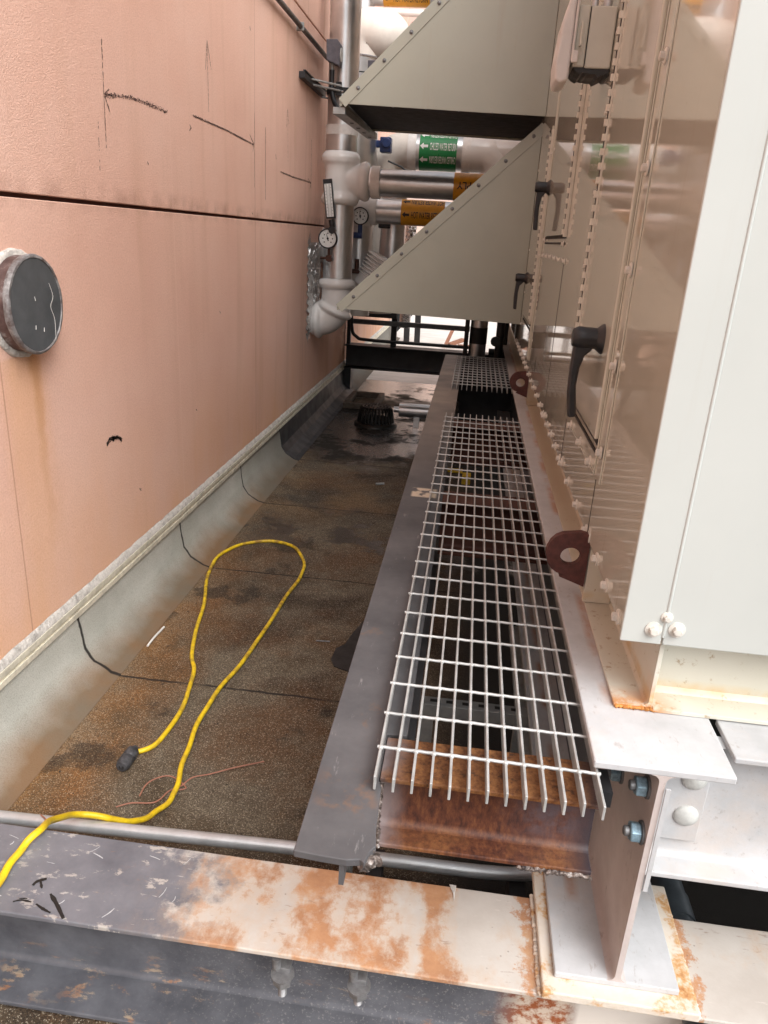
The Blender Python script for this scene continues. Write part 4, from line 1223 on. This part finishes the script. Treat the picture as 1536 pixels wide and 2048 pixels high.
wrap_text('CHILLED WATER RETURN', .088, xb + .006, -.50, CY, cz, crd, WHITEINK, lo, True, xc - xb - .012)
# valve lever wire in front of it
q0, q1, q2 = Yp(776, 322, 7.5), Yp(803, 334, 7.5), Yp(810, 340, 7.5)
g = MB(); g.tube([q0, q1, q2, q2 + Vector((.06, 0, -.004)), q2 + Vector((.10, .02, -.10))], .008, 8)
tag(g.build('valve_lever', BLACKSTEEL, None, smooth=40), 'thin black bent lever in front of the white chilled water elbow', 'lever')

# silver dropper under the hot water return pipe
DY = 7.25
dx_ = Yp(785, 480, DY).x
pd = thing('silver_dropper', 'short silver pipe hanging behind the lower hood below the orange label', 'pipe', (dx_, DY, 1.2))
zq = Yp(785, 515, DY).z; zu = Yp(785, 440, DY).z
g = MB(); g.lathe((dx_, DY, zq), (0, 0, 1), [(0, .118), (Yp(785, 480, DY).z - zq, .118), (Yp(785, 480, DY).z - zq + .001, .114), (zu - zq + .2, .114)], 40); g.build('aluminium_jacket', ALU, pd, smooth=40)
g = MB(); g.tube([(dx_, DY, zq), (dx_ + .0, DY, zq - .06), (dx_ - .09, DY, zq - .2), (dx_ - .2, DY, zq - .34)], .118, 36); g.build('mitre_elbow', ALU, pd, smooth=30)
g = MB(); q = Yp(768, 452, DY - .1); g.box(q.x - .05, q.x + .06, DY - .13, DY, q.z - .02, q.z + .05); g.build('black_valve', BLACKP, pd, bevel=.01)
# white corrugated elbow
g = MB(); p0 = Yp(735, 575, 6.75); p1 = Yp(768, 515, 6.75)
dv = p1 - p0; prf = []
L = dv.length
for i in range(60):
    t = i / 59; prf.append((t * L, .13 + (.016 * (math.sin(i * 1.05)) if i > 18 else 0)))
g.lathe(p0, dv, prf, 36)
tag(g.build('ribbed_elbow', PVC, None, smooth=60), 'white ribbed pipe elbow behind the tip of the lower hood', 'pipe')
# topmost pipe
TYY = 7.9
zt_ = Yp(820, 14, TYY).z + .118; xa_ = Yp(735, 5, TYY).x
pt_ = thing('return_pipe', 'silver pipe along the top edge of the picture with an orange HOT WATER RETURN band', 'pipe', (-.6, TYY, 3.6))
g = MB(); xring(g, xa_, XU + .9, TYY, zt_, .118); g.build('aluminium_jacket', ALU, pt_, smooth=40)
g = MB(); g.lathe((xa_ - .05, TYY, 1.2), (0, 0, 1), [(0, .118), (zt_ - 1.1, .118)], 36); g.build('aluminium_riser', ALU, pt_, smooth=40)
xl, xr = Yp(768, 5, TYY).x, Yp(861, 5, TYY).x
g = MB(); g.lathe((xl, TYY, zt_), (1, 0, 0), [(0, .1195), (xr - xl, .1195)], 44); lo = g.build('pipe_label', ORANGE, pt_, smooth=40)
wrap_text('HOT WATER RETURN', .08, xl + .010, -.72, TYY, zt_, .1195, INK, lo, False, xr - xl - .03)
g = MB(); q0, q1 = Yp(745, 22, 9.2), Yp(872, 29, 9.2); g.cyl(q0, q1 + (q1 - q0), .035)
tag(g.build('white_conduit', PVC, None, smooth=40), 'thin white pipe crossing above the fat white elbow', 'pipe')
# grey box and red mark behind
g = MB(); q = Yp(742, 140, 6.9); g.box(q.x - .02, q.x + .16, 6.84, 6.92, q.z - .14, q.z + .06)
tag(g.build('grey_control_box', GREYBOX, None, bevel=.006), 'grey box tucked behind the tip of the upper hood', 'control box')
g = MB(); q = Yp(832, 48, 25.9); g.box(q.x - .13, q.x + .16, 25.9, 25.98, q.z - .05, q.z + .05); g.box(q.x - .10, q.x + .14, 25.9, 25.98, q.z - .12, q.z - .09)
tag(g.build('red_sign', REDM), 'small red sign on the far pale wall', 'sign')
# black strut pieces and foil between the pipes
g = MB(); a, b = Yp(735, 508, 7.9), Yp(765, 508, 7.9); g.bar(a, b, .05, .06); a, b = Yp(748, 470, 7.9), Yp(762, 492, 7.9); g.bar(a, b, .04, .05)
tag(g.build('black_bracket', BLACKSTEEL), 'black steel bracket showing between the silver pipes', 'bracket')
g = MB(); vs = []; fs = []
for i in range(9):
    for j in range(15):
        t = j / 14; q = Yp(812 + i * 2.6, 452 + t * 50, 8.3); vs.append((q.x + random.uniform(-.02, .02), 8.3 - .09 * math.sin(PI * i / 8) + random.uniform(-.03, .03), q.z))
for i in range(8):
    for j in range(14):
        a = i * 15 + j; fs.append((a, a + 15, a + 16, a + 1))
q = Yp(820, 470, 8.3)
g.add(vs, fs); g.cyl((q.x, 8.36, .7), (q.x, 8.36, 2.0), .06)
tag(g.build('foil_wrapped_pipe', FOIL, None), 'crumpled foil wrapped pipe behind the orange labelled pipe', 'pipe')

# wall-side bits: conduit, control box, strut bracket
cw = thing('wall_conduit', 'dark thin conduit running along the upper part of the pink wall', 'conduit', (WX + .03, 5, 2.92))
g = MB(); g.tube([(WX + .03, -2, 2.92), (WX + .03, 6.62, 2.92)], .0165, 14); g.build('conduit_tube', simple('dull_conduit', (.10, .09, .085), .5, .4), cw, smooth=40)
g = MB()
for yy in (3.2, 5.7, 4.5): g.box(WX + .0005, WX + .05, yy - .012, yy + .012, 2.895, 2.945)
g.build('conduit_clamp', STRUT, cw, bevel=.003)
cb = thing('sensor_box', 'grey sensor box with round dial strapped to the silver riser', 'sensor box', (-1.2, 6.26, 2.87))
g = MB(); g.prism([(-1.255, 2.96), (-1.172, 2.962), (-1.15, 2.93), (-1.152, 2.79), (-1.25, 2.825)], 'y', 6.19, 6.29); g.build('box_body', GREYBOX, cb, bevel=.006)
g = MB(); g.lathe((-1.149, 6.24, 2.87), (1, 0, -.02), [(-.01, .045), (.003, .045), (.004, .001)], 24); g.build('dial', DIAL, cb)
g = MB(); g.lathe((-1.214, 6.24, 2.815), (0, 0, -1), [(0, .014), (.05, .014)], 12); g.build('gland', STRUT, cb, smooth=40)
g = MB(); g.tube(smooth_path([(-1.214, 6.24, 2.77), (-1.214, 6.24, 2.66), (-1.19, 6.22, 2.56), (-1.13, 6.15, 2.48)], 6), .019, 12); g.build('flexible_conduit', BLACKP, cb, smooth=60)
br = thing('strut_bracket', 'black strut bracket with two threaded rods fixed to the pink wall', 'bracket', (WX, 6.0, 2.68))
g = MB(); g.box(WX + .0005, WX + .042, 5.78, 6.55, 2.632, 2.674); g.box(WX + .03, WX + .05, 5.78, 6.55, 2.674, 2.684); g.build('strut', BLACKSTEEL, br, bevel=.003)
g = MB(); g.cyl((WX + .03, 5.99, 2.665), (cx + .02, RY - .2, 2.665), .007); g.cyl((WX + .03, 6.06, 2.64), (cx + .02, RY - .13, 2.64), .007); g.cyl((WX + .03, 6.45, 2.62), (cx, RY, 2.60), .007); g.build('threaded_rod', GALV, br, smooth=40)
g = MB(); g.lathe((cx, RY, 2.63), (0, 0, 1), [(0, rr + .001), (0, rr + .008), (.04, rr + .008), (.04, rr + .001)], 40)
g.box(cx - .03, cx + .01, RY - rr - .035, RY - rr - .005, 2.61, 2.70); g.build('pipe_strap', BLACKSTEEL, br)

# ================================================================ DRAIN AND FAR END
dr = thing('roof_drain', 'black cast iron roof drain dome in the wet hollow', 'roof drain', (-.79, 6.66, 0))
dxx, dyy = -.80, 6.66
g = MB()
for i in range(30):
    t = 2 * PI * i / 30; c, s_ = math.cos(t), math.sin(t)
    pts = [(dxx + .165 * c, dyy + .165 * s_, .02), (dxx + .155 * c, dyy + .155 * s_, .09), (dxx + .143 * c, dyy + .143 * s_, .15), (dxx + .125 * c, dyy + .125 * s_, .168)]
    g.tube(pts, .009, 6)
g.build('dome_ribs', CAST, dr, smooth=50)
g = MB(); g.lathe((dxx, dyy, 0), (0, 0, 1), [(.0, .20), (.018, .195), (.03, .175), (.03, .15)], 40); g.build('base_ring', CAST, dr, smooth=50)
g = MB()
for r0 in (.125, .095, .065, .03):
    g.lathe((dxx, dyy, .160), (0, 0, 1), [(0, r0), (.010, r0), (.010, r0 - .012), (0, r0 - .012)], 36)
for i in range(8):
    t = PI * i / 4; g.bar((dxx, dyy, .166), (dxx + .13 * math.cos(t), dyy + .13 * math.sin(t), .166), .010, .008)
g.build('dome_top', CAST, dr)
g = MB(); g.lathe((dxx, dyy, .01), (0, 0, 1), [(0, .13), (.05, .13), (.05, .001)], 24); g.build('drain_bowl', BLACKIN, dr)
g = MB(); g.lathe((-.59, 6.68, .15), (1, .03, 0), [(0, .001), (0, .062), (.02, .064), (.56, .064), (.56, .001)], 28)
g.lathe((-.64, 6.68, .15), (1, .03, 0), [(0, .028), (.05, .028)], 12)
g.box(-.45, -.40, 6.64, 6.72, .004, .10)
tag(g.build('pipe_stub', ALU, None, smooth=40), 'short silver pipe stub lying between the drain and the dark beam', 'pipe')
g = MB(); x0_, x1_, y0_, y1_ = -1.20, -.86, 7.2, 7.85
g.box(x0_, x1_, y0_, y0_ + .05, .003, .06).box(x0_, x1_, y1_ - .05, y1_, .003, .06).box(x0_, x0_ + .05, y0_ + .051, y1_ - .051, .003, .06).box(x1_ - .05, x1_, y0_ + .051, y1_ - .051, .003, .06)
tag(g.build('square_tray', simple('dirty_frame', (.10, .075, .055), .6, var=.4), None, bevel=.004), 'square dark metal tray lying on the roof behind the drain', 'frame')

bk = thing('black_beam', 'black steel beam added to block light under the far end of the walkway', 'steel beam', (.1, 6.1, 0))
h_beam('x', 6.15, .16, .745, .70, -.185, .383, .012, .01, (BLACKSTEEL, BLACKSTEEL, BLACKSTEEL), bk)  # added blocker: keeps light and the bright terrace out of the gap
g = MB(); g.box(-.15, -.05, 6.1, 6.2, .001, .0445); g.build('beam_foot', BLACKSTEEL, bk)
bb = thing('black_beam', 'black steel beam spanning the gap beyond the roof drain', 'steel beam', (-.7, 8.15, .26))
h_beam('x', 8.15, .2, .512, .255, -1.345, .35, .014, .01, (BLACKSTEEL, BLACKSTEEL, BLACKSTEEL), bb)
g = MB(); g.box(-1.345, -1.27, 8.05, 8.25, .001, .256).box(.2, .3, 8.05, 8.25, .001, .256); g.build('beam_foot', BLACKSTEEL, bb)
fr = thing('strut_stand', 'grey strut stand of post and rails standing on the far black beam', 'frame', (-.7, 8.15, .51))
g = MB(); g.box(-.86, -.80, 8.12, 8.18, .513, 1.25); g.build('post', BLACKSTEEL, fr, bevel=.003)
g = MB(); g.box(-1.34, -1.30, 8.12, 8.18, .513, 1.6); g.build('post', BLACKSTEEL, fr, bevel=.003)
g = MB(); g.box(-1.30, -.02, 8.07, 8.115, .735, .785); g.build('rail', simple('grey_strut', (.10, .105, .11), .5, .3), fr, bevel=.003)
g = MB(); g.box(-1.30, -.80, 8.07, 8.115, .815, .87); g.build('rail', BLACKSTEEL, fr, bevel=.003)
g = MB(); g.tube(smooth_path([(-1.29, 8.06, 1.2), (-1.28, 8.06, .72), (-1.22, 8.06, .60), (-1.08, 8.06, .575), (-.5, 8.06, .572), (.0, 8.06, .572)], 8), .018, 10)
tag(g.build('black_hose', BLACKP, None, smooth=50), 'black cable bending down and along the far black beam', 'cable')
bp = thing('silver_pipe', 'dull silver vertical pipe rising past the far end of the walkway', 'pipe', (.05, 6.75, .3))
q0, q1 = Yp(937, 700, 6.75).x, Yp(971, 700, 6.75).x
g = MB(); g.lathe(((q0 + q1) / 2, 6.75, .3), (0, 0, 1), [(.0, (q1 - q0) / 2), (1.1, (q1 - q0) / 2)], 32); g.build('aluminium_jacket', ALU, bp, smooth=40)
zz = Yp(953, 670, 6.75).z; g = MB(); g.lathe(((q0 + q1) / 2, 6.75, zz - .07), (0, 0, 1), [(0, (q1 - q0) / 2 + .002), (.14, (q1 - q0) / 2 + .002)], 32); g.build('dark_band', BLACKSTEEL, bp, smooth=40)
g = MB(); g.box(-.06, q0 - .01, 6.7, 6.82, .66, 1.05); g.build('black_plate', BLACKSTEEL, bp)
g = MB(); g.cyl((.24, 6.4, .3), (.24, 6.4, 1.25), .035); g.cyl((.17, 6.9, .70), (.30, 6.9, .70), .03); g.cyl((.29, 6.5, .3), (.29, 6.5, 1.3), .02)
g.lathe((.205, 6.38, .86), (0, -1, 0), [(0, .04), (.03, .04)], 12)
tag(g.build('black_pipework', BLACKP, None, smooth=40), 'black pipework and valve in shadow beside the far silver pipe', 'pipe')
# far terrace clutter
def leg_pair(x, y, lbl):
    g = MB(); g.bar((x, y, .0), (x - .03, y, 1.4), .09, .09); g.bar((x, y, .5), (x - .22, y + .05, 1.35), .05, .05)
    tag(g.build('dark_post', WOOD if False else BLACKSTEEL), lbl, 'post')
leg_pair(-1.04, 12.3, 'dark braced post on the bright terrace, left of two')
leg_pair(-.87, 12.35, 'dark braced post on the bright terrace, right of two')
g = MB(); g.bar((-.34, 12.2, .05), (-.12, 12.4, .12), .08, .05); g.bar((-.40, 12.1, .03), (-.3, 12.5, .28), .05, .03); g.bar((-.2, 12.3, .03), (.1, 12.3, .03), .06, .05)
tag(g.build('scrap_timber', WOOD), 'pile of brown scrap timber on the bright terrace', 'scrap')

# ================================================================ LOOSE THINGS ON THE ROOF
z_ = .0095
px = [(268, 1506), (322, 1480), (370, 1400), (388, 1340), (383, 1300), (405, 1220), (416, 1150), (440, 1110), (480, 1090), (540, 1082), (590, 1095), (607, 1125), (600, 1155), (560, 1210), (500, 1305), (440, 1375), (400, 1440), (370, 1510), (355, 1570), (335, 1605)]
pts = [Zp(u, v, z_) for u, v in px]
pts += [Zp(300, 1632, .03), Zp(262, 1643, .07), Zp(225, 1638, .105), Zp(190, 1631, .130), Zp(150, 1629, .150), Zp(115, 1637, .215), Zp(80, 1657, .3075), Zp(45, 1697, .3045), Zp(8, 1745, .3035), Zp(-45, 1830, .3035), Zp(-95, 1940, .30), Vector((-.95, .75, .06)), Vector((-1.0, .3, .011)), Vector((-.9, -.4, .011))]
cord = thing('extension_cord', 'yellow extension cord looped on the roof with a dark plug', 'cord', (-.9, 2.6, 0))
cp = smooth_path(pts, 8)
for i, q in enumerate(cp):
    q.x += .004 * math.sin(i * .55) * math.sin(i * .13)
g = MB(); g.tube(cp, .0084, 12); g.build('cable', CORD, cord, smooth=60)
a = cp[0]; dv = (Zp(244, 1533, .02) - Vector((a.x, a.y, .02))); L = dv.length * 1.05; dv.normalize()
g = MB(); g.lathe((a.x - dv.x * .012, a.y - dv.y * .012, .021), dv, [(0, .010), (.010, .014), (.018, .021), (L * .55, .022), (L * .6, .0185), (L * .66, .0225), (L, .022), (L + .012, .017), (L + .014, .001)], 20); g.build('plug', CONNECT, cord, smooth=45)
g = MB()
e = Vector((a.x, a.y, .021)) + dv * (L + .001)
s2 = Vector((-dv.y, dv.x, 0))
for s_ in (-1, 1): g.bar(e + s2 * .006 * s_, e + s2 * .006 * s_ + dv * .0015, .003, .009)
g.build('plug_slots', GASKET, cord)
def wire(px, lbl, z=.006, r=.0022, mat=PINK, name='pink_wire'):
    g = MB(); g.tube(smooth_path([Zp(u, v, z + .003 * math.sin(i)) for i, (u, v) in enumerate(px)], 6), r, 7)
    return tag(g.build(name, mat, None, smooth=60), lbl, 'wire')
wire([(232, 1614), (262, 1606), (300, 1606), (318, 1600), (338, 1582), (362, 1572), (385, 1555), (420, 1548), (470, 1535), (528, 1523)], 'faded pink wire strand lying under the yellow cord on the roof')
wire([(279, 1592), (290, 1572), (305, 1560), (330, 1552), (350, 1556), (372, 1576), (345, 1580)], 'short curled pink wire loop just left of the yellow cord')
wire([(82, 1630), (92, 1640), (90, 1650), (80, 1660)], 'scrap of pink wire looped on the galvanised conduit by the cord', .118, .0022)
g = MB(); g.tube(smooth_path([Zp(295, 1292, .006), Zp(308, 1275, .007), Zp(328, 1254, .006)], 5), .0045, 8)
tag(g.build('white_offcut', WHITEB, None, smooth=60), 'bent white plastic offcut lying near the pale upstand', 'offcut')
g = MB(); a, b = Zp(632, 1281, .004), Zp(660, 1283, .004); g.cyl(a, b, .003, n=8)
tag(g.build('nail', BOLTGREY), 'thin nail lying on the roof near the dark tar patch', 'nail')
g = MB(); a, b = Zp(752, 968, .008), Zp(768, 967, .008); g.cyl(a, b, .009, n=8)
tag(g.build('metal_scrap', STRUT), 'small grey metal scrap on the roof beside the walkway beam', 'scrap')
g = MB()
poly = [Zp(u, v, 0) for u, v in [(662, 1320), (672, 1298), (690, 1290), (705, 1268), (730, 1240), (745, 1230), (760, 1350), (700, 1345), (684, 1340), (668, 1334)]]
g.prism([(q.x, q.y) for q in poly], 'z', .0005, .005)
tag(g.build('tar_patch', TARM), 'ragged black tar patch on the roof at the dark beam edge', 'patch')
# debris flecks
g = MB()
for _ in range(160):
    x, y = random.uniform(-1.15, -.25), random.uniform(1.4, 5.2)
    s_ = random.uniform(.003, .008); an = random.uniform(0, PI); c, sn = math.cos(an) * s_, math.sin(an) * s_
    g.add([(x - c, y - sn, .002), (x + sn * .4, y - c * .4, .002), (x + c, y + sn, .002), (x - sn * .4, y + c * .4, .005)], [(0, 1, 2, 3)])
o = g.build('roof_grit', simple('grit', (.05, .035, .025), .9, var=.6)); o['kind'] = 'stuff'
# galvanised conduit on the roof
cz_ = .10
cv = thing('galvanised_conduit', 'galvanised conduit running crosswise just behind the worn foreground beam', 'conduit', (-.4, 1.5, 0))
pts = [Zp(-420, 1583, cz_), Zp(0, 1634, cz_), Zp(300, 1666, cz_), Zp(586, 1696, cz_), Zp(790, 1722, cz_), Zp(950, 1742, cz_), Zp(1040, 1748, cz_ + .004)]
e = pts[-1]
pts += [e + Vector((.05, .004, .014)), e + Vector((.10, .008, .045)), e + Vector((.13, .010, .10)), e + Vector((.145, .01, .17))]
g = MB(); g.tube(smooth_path(pts, 5), .0172, 18); g.build('tube', CONDUIT, cv, smooth=60)
for u in (-1.5, -.12, .25):
    g = MB(); g.box(u - .02, u + .02, 1.455, 1.555, .001, cz_ - .0165); g.build('support_block', BLACKSTEEL, cv)
# pipe in the dark opening at lower right
g = MB(); a, b = Zp(1372, 1758, .30), Zp(1390, 1842, .30)
g.cyl((a.x - .0, 1.42, .17), (a.x - .0, 4.0, .17), .042, n=24); g.cyl((a.x, 1.36, .17), (a.x, 1.43, .17), .046, n=24); g.cyl((a.x, 1.0, .17), (a.x, 1.36, .17), .042, n=24); g.box(a.x - .05, a.x + .05, 2.6, 2.7, .001, .13)
tag(g.build('dark_grey_pipe', simple('dark_grey_pvc', (.045, .055, .065), .4), None, smooth=40), 'dark grey pipe in the black opening at lower right', 'pipe')
# flecks of torn membrane on the beam
g = MB(); q = Zp(905, 1780, .2945)
g.add([(q.x - .008, q.y + .015, .294), (q.x + .008, q.y + .014, .294), (q.x + .002, q.y - .012, .297), (q.x + .004, q.y - .03, .2942)], [(0, 1, 2), (1, 3, 2)])
tag(g.build('sealant_smear', SEALANT), 'small grey sealant smear on the pale part of the foreground beam', 'smear')
